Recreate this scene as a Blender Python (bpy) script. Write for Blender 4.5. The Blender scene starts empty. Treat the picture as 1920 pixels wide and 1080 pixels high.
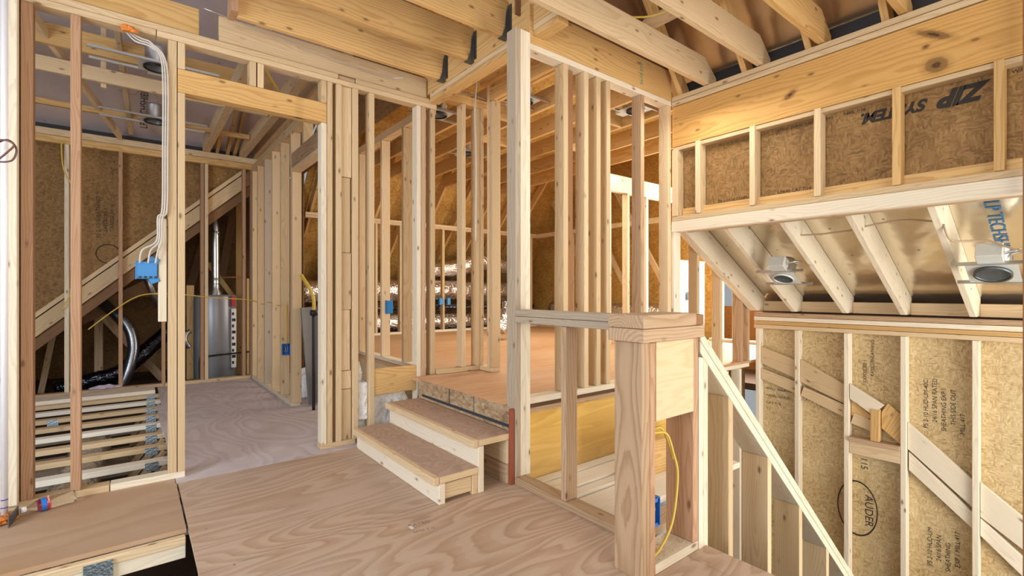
import bpy, bmesh, math, random
from mathutils import Vector, Matrix
random.seed(7)
scene = bpy.context.scene
COL = scene.collection

# ------------------------------------------------------------------ materials
def new_mat(name):
    m = bpy.data.materials.new(name); m.use_nodes = True
    nt = m.node_tree; nt.nodes.clear()
    out = nt.nodes.new('ShaderNodeOutputMaterial'); b = nt.nodes.new('ShaderNodeBsdfPrincipled')
    nt.links.new(b.outputs[0], out.inputs[0])
    return m, nt, b
def N(nt, t, **kw):
    n = nt.nodes.new(t)
    for k, v in kw.items(): setattr(n, k, v)
    return n
def vmath(nt, op, a, b=None):
    n = N(nt, 'ShaderNodeVectorMath', operation=op)
    for i, s in enumerate((a, b)):
        if s is None: continue
        if isinstance(s, (tuple, list)): n.inputs[i].default_value = s
        else: nt.links.new(s, n.inputs[i])
    return n.outputs[1] if op == 'LENGTH' else n.outputs[0]
def fmath(nt, op, a, b=None, c=None, clamp=False):
    n = N(nt, 'ShaderNodeMath', operation=op, use_clamp=clamp)
    for i, s in enumerate((a, b, c)):
        if s is None: continue
        if isinstance(s, (int, float)): n.inputs[i].default_value = s
        else: nt.links.new(s, n.inputs[i])
    return n.outputs[0]
def mix(nt, f, a, b, blend='MIX'):
    n = N(nt, 'ShaderNodeMix', data_type='RGBA', blend_type=blend)
    for idx, s in ((0, f), (6, a), (7, b)):
        if isinstance(s, (int, float)): n.inputs[idx].default_value = s
        elif isinstance(s, (tuple, list)): n.inputs[idx].default_value = (*s, 1) if len(s) == 3 else s
        else: nt.links.new(s, n.inputs[idx])
    return n.outputs[2]
def ramp(nt, f, stops):
    n = N(nt, 'ShaderNodeValToRGB'); cr = n.color_ramp
    while len(cr.elements) < len(stops): cr.elements.new(.5)
    for e, (p, c) in zip(cr.elements, stops):
        e.position = p; e.color = (c, c, c, 1) if isinstance(c, (int, float)) else (*c, 1)
    nt.links.new(f, n.inputs[0]); return n.outputs[0]
def noise(nt, v, scale=1, detail=2, rough=.5, dist=0):
    n = N(nt, 'ShaderNodeTexNoise'); nt.links.new(v, n.inputs['Vector'])
    n.inputs['Scale'].default_value = scale; n.inputs['Detail'].default_value = detail
    n.inputs['Roughness'].default_value = rough; n.inputs['Distortion'].default_value = dist
    return n

def wood(name, light, dark, ring=75., contrast=.75, tone=.12, knots=True, rough=.62, spots=()):
    m, nt, b = new_mat(name)
    tc = N(nt, 'ShaderNodeTexCoord'); oi = N(nt, 'ShaderNodeObjectInfo')
    wn = N(nt, 'ShaderNodeTexWhiteNoise', noise_dimensions='1D')
    nt.links.new(fmath(nt, 'MULTIPLY', oi.outputs['Random'], 913.7), wn.inputs['W'])
    off = vmath(nt, 'MULTIPLY', vmath(nt, 'SUBTRACT', wn.outputs['Color'], (.5, .5, .5)), (40, .16, .16))
    P = vmath(nt, 'ADD', tc.outputs['Object'], off)
    low = noise(nt, vmath(nt, 'MULTIPLY', P, (1.3, 5, 5)), 1, 2)
    warp = vmath(nt, 'MULTIPLY', vmath(nt, 'SUBTRACT', low.outputs['Color'], (.5, .5, .5)), (0, .11, .11))
    Q = vmath(nt, 'MULTIPLY', vmath(nt, 'ADD', P, warp), (0, 1, 1))
    rad = vmath(nt, 'LENGTH', Q)
    fine = noise(nt, vmath(nt, 'MULTIPLY', P, (5, 120, 120)), 1, 2)
    s = fmath(nt, 'MULTIPLY_ADD', rad, ring, fmath(nt, 'MULTIPLY', fine.outputs[0], .5))
    fr = fmath(nt, 'FRACT', s)
    rr = ramp(nt, fr, [(0, .15), (.1, 0), (.5, .12), (.86, .95), (.97, 1.0), (1, .15)])
    f = fmath(nt, 'MULTIPLY', rr, contrast)
    c = mix(nt, f, light, dark)
    c = mix(nt, fmath(nt, 'MULTIPLY', fine.outputs[0], .35), c, dark)
    # board to board tone
    val = fmath(nt, 'MULTIPLY_ADD', wn.outputs['Value'], tone * 2, 1 - tone)
    cb = N(nt, 'ShaderNodeCombineColor')
    nt.links.new(val, cb.inputs[0]); nt.links.new(fmath(nt, 'POWER', val, 1.15), cb.inputs[1]); nt.links.new(fmath(nt, 'POWER', val, 1.45), cb.inputs[2])
    c = mix(nt, 1., c, cb.outputs[0], 'MULTIPLY')
    if knots:
        vo = N(nt, 'ShaderNodeTexVoronoi'); nt.links.new(vmath(nt, 'MULTIPLY', P, (6.5, 15, 15)), vo.inputs['Vector'])
        vo.inputs['Scale'].default_value = 1
        sp = N(nt, 'ShaderNodeSeparateColor'); nt.links.new(vo.outputs['Color'], sp.inputs[0])
        gate = fmath(nt, 'GREATER_THAN', sp.outputs[0], .45)
        k = ramp(nt, vo.outputs['Distance'], [(0, 1), (.09, .95), (.13, .3), (.22, 0)])
        c = mix(nt, fmath(nt, 'MULTIPLY', fmath(nt, 'MULTIPLY', k, gate), .75), c, (.13, .06, .025))
    for (sx, sy, rx, ry, ang) in spots:                 # the board's own big knots
        d = vmath(nt, 'SUBTRACT', tc.outputs['Object'], (sx, sy, 0))
        d = vmath(nt, 'ADD', d, vmath(nt, 'MULTIPLY', vmath(nt, 'SUBTRACT', fine.outputs['Color'], (.5, .5, .5)), (.02, .02, 0)))
        vr = N(nt, 'ShaderNodeVectorRotate', rotation_type='Z_AXIS'); nt.links.new(d, vr.inputs['Vector']); vr.inputs['Angle'].default_value = -ang
        dl = vmath(nt, 'LENGTH', vmath(nt, 'MULTIPLY', vr.outputs[0], (1 / rx, 1 / ry, 0)))
        c = mix(nt, ramp(nt, fmath(nt, 'MULTIPLY', dl, .5), [(0, .9), (.3, .8), (.5, .75), (.62, .3), (1, 0)]), c, (.17, .075, .02))
        c = mix(nt, ramp(nt, fmath(nt, 'MULTIPLY', dl, .5), [(0, .6), (.16, .8), (.26, 0)]), c, (.03, .015, .008))
    nt.links.new(c, b.inputs['Base Color']); b.inputs['Roughness'].default_value = rough
    b.inputs['Specular IOR Level'].default_value = .3
    return m
def plain(name, col, rough=.5, metal=0, **kw):
    m, nt, b = new_mat(name)
    tc = N(nt, 'ShaderNodeTexCoord')
    n = noise(nt, tc.outputs['Object'], kw.get('scale', 30), 2)
    a = kw.get('var', .1)
    c = mix(nt, n.outputs[0], tuple(x * (1 - a) for x in col), tuple(min(1, x * (1 + a)) for x in col))
    nt.links.new(c, b.inputs['Base Color']); b.inputs['Roughness'].default_value = rough; b.inputs['Metallic'].default_value = metal
    if kw.get('bump'):
        bp = N(nt, 'ShaderNodeBump'); bp.inputs['Strength'].default_value = kw['bump']; bp.inputs['Distance'].default_value = kw.get('bd', .02)
        n2 = noise(nt, tc.outputs['Object'], kw.get('bscale', 25), 3)
        nt.links.new(n2.outputs[0], bp.inputs['Height']); nt.links.new(bp.outputs[0], b.inputs['Normal'])
    return m
def plywood(name, light, dark, along=(.9, 3.2, 3.2), bands=9., gray=(.50, .43, .40)):
    m, nt, b = new_mat(name)
    tc = N(nt, 'ShaderNodeTexCoord'); P = tc.outputs['Object']
    n1 = noise(nt, vmath(nt, 'MULTIPLY', P, along), 1, 2, .45, .4)
    fine0 = noise(nt, vmath(nt, 'MULTIPLY', P, (along[0] * 5, along[1] * 7, along[2] * 7)), 1, 3)
    fr = fmath(nt, 'FRACT', fmath(nt, 'ADD', fmath(nt, 'MULTIPLY', n1.outputs[0], bands), fmath(nt, 'MULTIPLY', fine0.outputs[0], .7)))
    band = ramp(nt, fr, [(0, .95), (.1, .75), (.45, .45), (.55, .12), (.85, .05), (.93, .5), (1, .95)])
    fine = noise(nt, vmath(nt, 'MULTIPLY', P, (along[0] * 8, along[1] * 30, along[2] * 30)), 1, 2)
    f = fmath(nt, 'ADD', fmath(nt, 'MULTIPLY', band, .6), fmath(nt, 'MULTIPLY', fine.outputs[0], .35))
    c = mix(nt, f, light, dark)
    big = noise(nt, P, .8, 3)
    c = mix(nt, ramp(nt, big.outputs[0], [(.40, 0), (.66, .6)]), c, gray)
    spots = N(nt, 'ShaderNodeTexVoronoi'); nt.links.new(P, spots.inputs['Vector']); spots.inputs['Scale'].default_value = 4
    c = mix(nt, ramp(nt, spots.outputs['Distance'], [(0, .8), (.018, .6), (.03, 0)]), c, (.12, .08, .06))
    nt.links.new(c, b.inputs['Base Color']); b.inputs['Roughness'].default_value = .7; b.inputs['Specular IOR Level'].default_value = .25
    return m
def osb(name, cols, s1, s2, scale=1.):
    m, nt, b = new_mat(name)
    tc = N(nt, 'ShaderNodeTexCoord'); P = tc.outputs['Object']
    wob = noise(nt, P, 9, 2)
    P2 = vmath(nt, 'ADD', P, vmath(nt, 'MULTIPLY', vmath(nt, 'SUBTRACT', wob.outputs['Color'], (.5, .5, .5)), (.05, .05, .05)))
    outs = []
    for sc in (s1, s2):
        v = N(nt, 'ShaderNodeTexVoronoi'); nt.links.new(vmath(nt, 'MULTIPLY', P2, tuple(x * scale for x in sc)), v.inputs['Vector']); v.inputs['Scale'].default_value = 1
        sp = N(nt, 'ShaderNodeSeparateColor'); nt.links.new(v.outputs['Color'], sp.inputs[0])
        outs.append(fmath(nt, 'ADD', sp.outputs[0], fmath(nt, 'MULTIPLY', v.outputs['Distance'], -.25)))
    sel = noise(nt, P2, 14, 1)
    f = mix(nt, ramp(nt, sel.outputs[0], [(.47, 0), (.53, 1)]), outs[0], outs[1])
    fin = noise(nt, P, 120, 2)
    big = noise(nt, P, 3, 2)
    f2 = fmath(nt, 'ADD', fmath(nt, 'ADD', fmath(nt, 'MULTIPLY', f, .42), fmath(nt, 'MULTIPLY', fin.outputs[0], .35)), fmath(nt, 'MULTIPLY_ADD', big.outputs[0], .5, -.12))
    c = ramp(nt, f2, [(.08, cols[0]), (.35, cols[1]), (.65, cols[2]), (.95, cols[3])])
    nt.links.new(c, b.inputs['Base Color']); b.inputs['Roughness'].default_value = .65; b.inputs['Specular IOR Level'].default_value = .3
    return m
def foil(name, col, rough=.3, bump=.25, bscale=9., tear=True, metal=.92):
    m, nt, b = new_mat(name)
    tc = N(nt, 'ShaderNodeTexCoord'); P = tc.outputs['Object']
    n = noise(nt, P, 40, 3); n2 = noise(nt, P, bscale, 2)
    c = mix(nt, n.outputs[0], tuple(x * .88 for x in col), col)
    if tear:
        v = N(nt, 'ShaderNodeTexVoronoi'); nt.links.new(P, v.inputs['Vector']); v.inputs['Scale'].default_value = 6
        k = ramp(nt, v.outputs['Distance'], [(0, 1), (.045, 1), (.06, 0)])
        c = mix(nt, k, c, (.30, .2, .1))
        nt.links.new(fmath(nt, 'SUBTRACT', metal, fmath(nt, 'MULTIPLY', k, metal * .85)), b.inputs['Metallic'])
    else: b.inputs['Metallic'].default_value = .95
    nt.links.new(c, b.inputs['Base Color'])
    nt.links.new(fmath(nt, 'MULTIPLY_ADD', n2.outputs[0], .12, rough - .06), b.inputs['Roughness'])
    bp = N(nt, 'ShaderNodeBump'); bp.inputs['Strength'].default_value = bump; bp.inputs['Distance'].default_value = .02
    nt.links.new(n2.outputs[0], bp.inputs['Height']); nt.links.new(bp.outputs[0], b.inputs['Normal'])
    return m
def clear(name):
    m, nt, b = new_mat(name)
    b.inputs['Base Color'].default_value = (.95, .97, 1, 1); b.inputs['Roughness'].default_value = .12
    b.inputs['Transmission Weight'].default_value = 1; b.inputs['IOR'].default_value = 1.25
    return m

M = {}
M['pine'] = wood('golden_pine', (.70, .455, .19), (.48, .255, .075), 58, .65)
M['stud'] = wood('pale_spruce', (.72, .545, .33), (.50, .335, .17), 85, .5)
M['white'] = wood('bleached_spruce', (.84, .75, .585), (.62, .50, .34), 85, .45, .07)
M['wash'] = wood('whitewashed_wood', (.90, .84, .72), (.72, .63, .48), 70, .4, .05, False)
M['fir'] = wood('reddish_fir', (.52, .32, .19), (.36, .185, .095), 85, .7)
M['tan'] = wood('weathered_pine', (.56, .39, .24), (.36, .215, .115), 62, .7)
M['grey'] = wood('grey_weathered_wood', (.48, .39, .28), (.32, .24, .165), 70, .5)
M['brown'] = wood('brown_stained_wood', (.34, .17, .075), (.2, .09, .035), 80, .5)
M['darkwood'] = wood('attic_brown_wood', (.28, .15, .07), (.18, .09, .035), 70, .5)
M['beam'] = wood('knotty_beam_pine', (.66, .38, .12), (.48, .235, .055), 55, .7, .04, True, .62, ((.011, .074, .075, .016, .55), (0, -.096, .045, .035, .3), (.745, -.02, .035, .017, -.5), (.045, .02, .014, .009, 0)))
M['header'] = wood('knotty_header_pine', (.70, .44, .17), (.50, .26, .07), 60, .7, .04, True, .62, ((.26, .012, .030, .022, 0),))
M['newel'] = wood('knotty_newel_pine', (.52, .36, .22), (.34, .20, .105), 55, .8, .03, False, .62, ((-.05, .06, .05, .014, 0),))
M['ply'] = plywood('floor_plywood', (.61, .455, .335), (.39, .235, .135), (.55, 2.4, 2.4), 22., (.50, .40, .33))
M['plyl'] = plywood('side_plywood', (.50, .33, .20), (.38, .22, .11), (.6, 1.6, 2), 7., (.52, .42, .34))
M['plyg'] = plywood('hall_plywood_daylit', (.66, .58, .58), (.47, .385, .37), (1.6, .7, 2), 16., (.62, .57, .60))  # lavender tint paints cool daylight into the hall floor
M['plyp'] = plywood('platform_plywood', (.62, .37, .19), (.50, .26, .115), (.6, 5, 5), 6., (.60, .39, .25))
M['plyt'] = plywood('tread_plywood', (.56, .39, .28), (.38, .225, .14), (2.4, .6, 3), 18., (.48, .37, .31))
M['plyc'] = plywood('edge_plywood', (.80, .62, .38), (.64, .44, .22), (1.2, 9, 9), 7., (.72, .56, .37))
M['yply'] = plywood('yellow_plywood', (.86, .56, .15), (.64, .36, .07), (.8, 6, 6), 6., (.48, .36, .20))
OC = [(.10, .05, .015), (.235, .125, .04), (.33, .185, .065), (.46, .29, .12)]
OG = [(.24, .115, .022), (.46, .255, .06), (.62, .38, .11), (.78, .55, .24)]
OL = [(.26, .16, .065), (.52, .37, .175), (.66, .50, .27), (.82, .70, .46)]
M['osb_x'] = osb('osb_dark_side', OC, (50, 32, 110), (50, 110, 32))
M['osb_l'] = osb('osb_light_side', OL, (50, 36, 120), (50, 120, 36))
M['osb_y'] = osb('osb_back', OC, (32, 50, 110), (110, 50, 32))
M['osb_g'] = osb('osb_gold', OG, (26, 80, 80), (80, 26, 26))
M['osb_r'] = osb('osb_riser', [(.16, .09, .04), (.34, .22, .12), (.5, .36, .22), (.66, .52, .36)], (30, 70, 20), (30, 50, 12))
M['foil'] = foil('foil_sheathing', (.86, .78, .64), .20, .45, 4)
M['foilc'] = foil('foil_cool_reflection', (.84, .79, .85), .40, .3, 4, True, .55)  # lavender base stands in for light reflected by the foil
M['foilw'] = foil('foil_lumber_reflection', (.62, .46, .29), .24, .4, 4)  # brown base paints in the warm lumber reflected by the foil
M['fboard'] = foil('grey_foil_board', (.40, .40, .43), .35, .5, 6, True, .6)
M['stampgrey'] = plain('faded_stamp_ink', (.27, .20, .16), .8)
M['duct'] = foil('duct_jacket', (.82, .80, .78), .18, 1.0, 26, False)
M['flex'] = foil('flex_duct_metal', (.30, .31, .34), .3, .1, 20, False)
M['galv'] = foil('galvanised_steel', (.62, .62, .60), .35, .05, 30, False)
M['hang'] = foil('hanger_steel', (.16, .18, .19), .45, .1, 30, False)
M['plate'] = foil('truss_plate_steel', (.42, .52, .58), .42, .25, 90, False)
M['can'] = plain('painted_light_housing', (.62, .63, .58), .45, .2)
M['black'] = plain('black_plastic', (.012, .012, .014), .45)
M['blk'] = foil('black_duct_jacket', (.08, .08, .10), .22, 1.0, 20, False)
M['blue'] = plain('blue_plastic', (.02, .16, .55), .38)
M['bluel'] = plain('light_blue_plastic', (.012, .21, .52), .38)
M['tank'] = plain('water_heater_enamel', (.34, .35, .38), .35, .2, var=.04)
M['pvc'] = plain('white_pvc', (.82, .83, .86), .35, var=.03)
M['wirew'] = plain('white_cable', (.56, .51, .44), .5)
M['wiret'] = plain('tan_cable', (.42, .30, .18), .5)
M['wirey'] = plain('yellow_cable', (.72, .50, .08), .5)
M['wired'] = plain('dark_cable', (.14, .06, .05), .5)
M['orange'] = plain('orange_foam', (.80, .25, .04), .8, bump=1, bscale=60)
M['insul'] = plain('white_insulation', (.90, .91, .93), .95, bump=1., bd=.05, bscale=14)
M['pink'] = plain('pale_pink_insulation', (.62, .52, .62), .95, bump=1., bd=.04, bscale=20)
M['ink'] = plain('black_ink', (.03, .022, .016), .8)
M['inkb'] = plain('blue_ink', (.03, .16, .35), .6)
M['greeni'] = plain('green_ink', (.02, .28, .2), .7)
M['chalk'] = plain('dark_marker', (.03, .04, .05), .8)
M['red'] = plain('red_label', (.45, .03, .03), .4)
M['redstrip'] = plain('red_brown_edge', (.30, .07, .03), .6)
M['paper'] = plain('paper_label', (.75, .72, .68), .6)
M['bottle'] = clear('clear_plastic')
M['sawdust'] = plain('wood_shavings', (.62, .42, .26), .9, var=.4, scale=80)
M['greypanel'] = plain('grey_sheet_metal', (.20, .20, .20), .5, .3)
M['plastic'] = plain('translucent_sheet', (.62, .68, .74), .25, var=.06)
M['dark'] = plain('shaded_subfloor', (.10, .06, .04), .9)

# ------------------------------------------------------------------ helpers
LABELS = {}
def tag(o, label, cat, group=None, kind=None):
    o['label'] = label; o['category'] = cat
    if group: o['group'] = group
    if kind: o['kind'] = kind
    LABELS.setdefault(label, []).append(o.name)
    return o
def link(name, me, mat, parent=None):
    o = bpy.data.objects.new(name, me); COL.objects.link(o)
    if mat is not None: me.materials.append(M[mat] if isinstance(mat, str) else mat)
    if parent is not None: o.parent = parent
    return o
def empty(name, loc, label, cat, group=None):
    o = bpy.data.objects.new(name, None); COL.objects.link(o); o.location = loc
    o.empty_display_size = .1
    return tag(o, label, cat, group)
def place(o, parent, mat4):
    if parent is not None:
        pm = Matrix.Translation(parent.location) @ parent.rotation_euler.to_matrix().to_4x4()
        o.matrix_parent_inverse = Matrix.Identity(4)
        mat4 = pm.inverted() @ mat4
    o.matrix_basis = mat4
def boxmesh(sx, sy, sz, bev=.0025):
    bm = bmesh.new(); bmesh.ops.create_cube(bm, size=1)
    for v in bm.verts: v.co = Vector((v.co.x * sx, v.co.y * sy, v.co.z * sz))
    if bev and min(sx, sy, sz) > bev * 4:
        bmesh.ops.bevel(bm, geom=list(bm.edges), offset=bev, segments=1, affect='EDGES')
    me = bpy.data.meshes.new('m'); bm.to_mesh(me); bm.free(); return me
CYC = {'x': Matrix.Identity(3), 'z': Matrix(((0, 1, 0), (0, 0, 1), (1, 0, 0))), 'y': Matrix(((0, 0, 1), (1, 0, 0), (0, 1, 0)))}
def box(name, e, mat, label=None, cat=None, group=None, parent=None, axis=None, bev=.0025, kind=None):
    """axis aligned board from extents; grain follows the long axis"""
    x0, x1, y0, y1, z0, z1 = e
    d = (abs(x1 - x0), abs(y1 - y0), abs(z1 - z0)); c = Vector(((x0 + x1) / 2, (y0 + y1) / 2, (z0 + z1) / 2))
    if axis is None: axis = 'xyz'[d.index(max(d))]
    if axis == 'x': s = d
    elif axis == 'z': s = (d[2], d[0], d[1])
    else: s = (d[1], d[2], d[0])
    o = link(name, boxmesh(*s, bev=bev), mat, parent)
    place(o, parent, Matrix.Translation(c) @ CYC[axis].to_4x4())
    if label: tag(o, label, cat, group, kind)
    elif kind: o['kind'] = kind
    return o
def beam(name, p0, p1, w, t, side, mat, label=None, cat=None, group=None, parent=None, bev=.0025):
    """board between two points; t is its thickness along `side`, w its depth"""
    p0, p1 = Vector(p0), Vector(p1); X = (p1 - p0); L = X.length; X.normalize()
    Z = Vector(side); Z = (Z - X * Z.dot(X)).normalized(); Y = Z.cross(X)
    o = link(name, boxmesh(L, w, t, bev), mat, parent)
    R = Matrix((X, Y, Z)).transposed()
    place(o, parent, Matrix.Translation((p0 + p1) / 2) @ R.to_4x4())
    if label: tag(o, label, cat, group)
    return o
def prism(name, pts, ax, lo, hi, mat, label=None, cat=None, group=None, parent=None, grain=None, kind=None):
    """2D outline extruded along axis ax ('x': pts are (y,z); 'y': (x,z); 'z': (x,y)); grain = 2D direction in the outline"""
    def p3(p, h): return Vector({'x': (h, p[0], p[1]), 'y': (p[0], h, p[1]), 'z': (p[0], p[1], h)}[ax])
    g = Vector(grain) if grain else Vector((pts[1][0] - pts[0][0], pts[1][1] - pts[0][1]))
    X = (p3(g, 0)).normalized(); Zv = Vector({'x': (1, 0, 0), 'y': (0, 1, 0), 'z': (0, 0, 1)}[ax]); Y = Zv.cross(X)
    R = Matrix((X, Y, Zv)).transposed()
    v0 = [p3(p, lo) for p in pts]; v1 = [p3(p, hi) for p in pts]
    c = sum(v0 + v1, Vector()) / (2 * len(pts))
    Ri = R.inverted(); bm = bmesh.new()
    a = [bm.verts.new(Ri @ (v - c)) for v in v0]; b = [bm.verts.new(Ri @ (v - c)) for v in v1]
    bm.faces.new(a); bm.faces.new(b[::-1]); n = len(pts)
    for i in range(n): bm.faces.new((a[i], b[i], b[(i + 1) % n], a[(i + 1) % n]))
    bmesh.ops.recalc_face_normals(bm, faces=bm.faces)
    bmesh.ops.bevel(bm, geom=list(bm.edges), offset=.002, segments=1, affect='EDGES')
    me = bpy.data.meshes.new('m'); bm.to_mesh(me); bm.free()
    o = link(name, me, mat, parent); place(o, parent, Matrix.Translation(c) @ R.to_4x4())
    if label: tag(o, label, cat, group)
    if kind: o['kind'] = kind
    return o
def smooth_path(pts, n=8):
    P = [Vector(p) for p in pts]
    if len(P) < 3: return P
    out = []
    for i in range(len(P) - 1):
        a = P[max(i - 1, 0)]; b = P[i]; c = P[i + 1]; d = P[min(i + 2, len(P) - 1)]
        for k in range(n):
            t = k / n
            out.append(.5 * ((2 * b) + (c - a) * t + (2 * a - 5 * b + 4 * c - d) * t * t + (3 * b - a - 3 * c + d) * t ** 3))
    out.append(P[-1]); return out
def tubemesh(pts, r, seg=10, n=8, rib=0, ribstep=.03, jit=0, cap=True):
    P = smooth_path(pts, n)
    if rib:                                             # resample densely for the corrugation
        Q = [P[0]]
        for a, b in zip(P, P[1:]):
            L = (b - a).length; k = max(1, int(L / (ribstep / 2)))
            for i in range(1, k + 1): Q.append(a.lerp(b, i / k))
        P = Q
    bm = bmesh.new(); rings = []
    up = Vector((0, 0, 1)); T0 = (P[1] - P[0]).normalized()
    nrm = T0.orthogonal().normalized()
    for i, p in enumerate(P):
        T = (P[min(i + 1, len(P) - 1)] - P[max(i - 1, 0)]).normalized()
        nrm = (nrm - T * nrm.dot(T)).normalized(); bn = T.cross(nrm)
        rr = r * (1 + (rib if i % 2 else -rib)) * (1 + random.uniform(-jit, jit))
        rings.append([bm.verts.new(p + (nrm * math.cos(a) + bn * math.sin(a)) * rr * (1 + random.uniform(-jit, jit))) for a in [2 * math.pi * k / seg for k in range(seg)]])
    for a, b in zip(rings, rings[1:]):
        for k in range(seg): bm.faces.new((a[k], a[(k + 1) % seg], b[(k + 1) % seg], b[k])).smooth = True
    if cap: bm.faces.new(rings[0][::-1]); bm.faces.new(rings[-1])
    bmesh.ops.recalc_face_normals(bm, faces=bm.faces)
    me = bpy.data.meshes.new('m'); bm.to_mesh(me); bm.free(); return me
def tube(name, pts, r, mat, label=None, cat=None, group=None, parent=None, **kw):
    c = Vector(pts[0]); 
    base = Vector((0, 0, 0)) if parent is not None else c
    me = tubemesh([Vector(p) - base for p in pts], r, **kw)
    o = link(name, me, mat, parent)
    o.matrix_basis = Matrix.Translation(base)          # points are local to the parent when there is one
    if label: tag(o, label, cat, group)
    return o
def lathe(name, prof, mat, M4, parent=None, seg=32, label=None, cat=None, group=None, wob=0):
    """profile of (radius, height) about local Z"""
    bm = bmesh.new(); rings = []
    for r, h in prof:
        if r < 1e-5: rings.append([bm.verts.new((0, 0, h))])
        else: rings.append([bm.verts.new((r * (1 + wob * math.cos(6 * 2 * math.pi * k / seg)) * math.cos(2 * math.pi * k / seg), r * math.sin(2 * math.pi * k / seg), h)) for k in range(seg)])
    for a, b in zip(rings, rings[1:]):
        for k in range(seg):
            q = (k + 1) % seg
            if len(a) == 1 and len(b) == 1: continue
            if len(a) == 1: f = bm.faces.new((a[0], b[k], b[q]))
            elif len(b) == 1: f = bm.faces.new((a[k], a[q], b[0]))
            else: f = bm.faces.new((a[k], a[q], b[q], b[k]))
            f.smooth = True
    bmesh.ops.recalc_face_normals(bm, faces=bm.faces)
    me = bpy.data.meshes.new('m'); bm.to_mesh(me); bm.free()
    o = link(name, me, mat, parent); place(o, parent, M4)
    if label: tag(o, label, cat, group)
    return o
def lump(name, c, s, mat, label=None, cat=None, parent=None, seed=1, amp=.18, kind=None):
    rnd = random.Random(seed); bm = bmesh.new(); bmesh.ops.create_icosphere(bm, subdivisions=4, radius=1)
    from mathutils import noise as mn
    for v in bm.verts:
        d = 1 + amp * mn.noise(v.co * 2.1 + Vector((seed, 0, 0))) + amp * .5 * mn.noise(v.co * 6 + Vector((0, seed, 0)))
        v.co = Vector((v.co.x * s[0] * d, v.co.y * s[1] * d, max(v.co.z, -.6) * s[2] * d))
    for f in bm.faces: f.smooth = True
    me = bpy.data.meshes.new('m'); bm.to_mesh(me); bm.free()
    o = link(name, me, mat, parent); place(o, parent, Matrix.Translation(c))
    if label: tag(o, label, cat, kind=kind)
    return o
def text(name, body, size, origin, xdir, ydir, mat, parent, shear=0, bold=0):
    cu = bpy.data.curves.new('t', 'FONT'); cu.body = body; cu.size = size; cu.shear = shear; cu.offset = bold; cu.extrude = .0006
    cu.align_x = 'LEFT'
    t = bpy.data.objects.new('t', cu); COL.objects.link(t)
    bpy.context.view_layer.update()
    me = bpy.data.meshes.new_from_object(t.evaluated_get(bpy.context.evaluated_depsgraph_get()))
    bpy.data.objects.remove(t); me.materials.clear()
    o = link(name, me, mat, parent)
    X = Vector(xdir).normalized(); Y = Vector(ydir).normalized(); Z = X.cross(Y)
    place(o, parent, Matrix.Translation(origin) @ Matrix((X, Y, Z)).transposed().to_4x4())
    return o
def _unused(): pass
def struct(name, e, mat, **kw): return box(name, e, mat, kind='structure', **kw)
NTH = ['first', 'second', 'third', 'fourth', 'fifth', 'sixth', 'seventh', 'eighth', 'ninth', 'tenth', 'eleventh', 'twelfth']
T = .038; W4 = .089; W6 = .14

# ------------------------------------------------------------------ floors
def floor_mesh(name, panels, z0, z1, mat, kind='structure'):
    bm = bmesh.new()
    for x0, x1, y0, y1 in panels:
        r = bmesh.ops.create_cube(bm, size=1)
        for v in r['verts']:
            v.co = Vector(((x0 + x1) / 2 + v.co.x * (x1 - x0), (y0 + y1) / 2 + v.co.y * (y1 - y0), (z0 + z1) / 2 + v.co.z * (z1 - z0)))
    me = bpy.data.meshes.new('m'); bm.to_mesh(me); bm.free()
    o = link(name, me, mat); o['kind'] = kind; return o
floor_mesh('floor', [(.207, 1.90, -.6, 2.331), (.212, 1.90, 2.339, 3.53), (1.903, 2.05, -.6, 1.30)], -.022, 0, 'ply')
floor_mesh('floor_side', [(-.75, .203, 2.83, 3.72)], -.022, 0, 'plyl')
floor_mesh('floor_hall', [(.20, 1.97, 3.533, 4.86), (.19, 1.97, 4.864, 6.1), (.23, 1.97, 6.104, 7.40)], -.022, 0, 'plyg')
floor_mesh('floor_platform', [(1.80, 6.6, 2.37, 3.62), (1.97, 6.6, 3.62, 5.6), (1.97, 6.6, 5.603, 7.6)], .43, .455, 'plyp')
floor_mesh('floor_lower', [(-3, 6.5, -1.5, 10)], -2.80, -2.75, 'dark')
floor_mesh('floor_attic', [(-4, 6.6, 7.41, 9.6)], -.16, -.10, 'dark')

text('grade_stamp', 'RATED', .036, (1.06, 2.17, .0004), (.97, -.2, 0), (.2, .97, 0), 'stampgrey', bpy.data.objects['floor'])
text('grade_stamp', '23/32 T G', .026, (1.05, 2.10, .0004), (.97, -.2, 0), (.2, .97, 0), 'stampgrey', bpy.data.objects['floor'])
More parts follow.
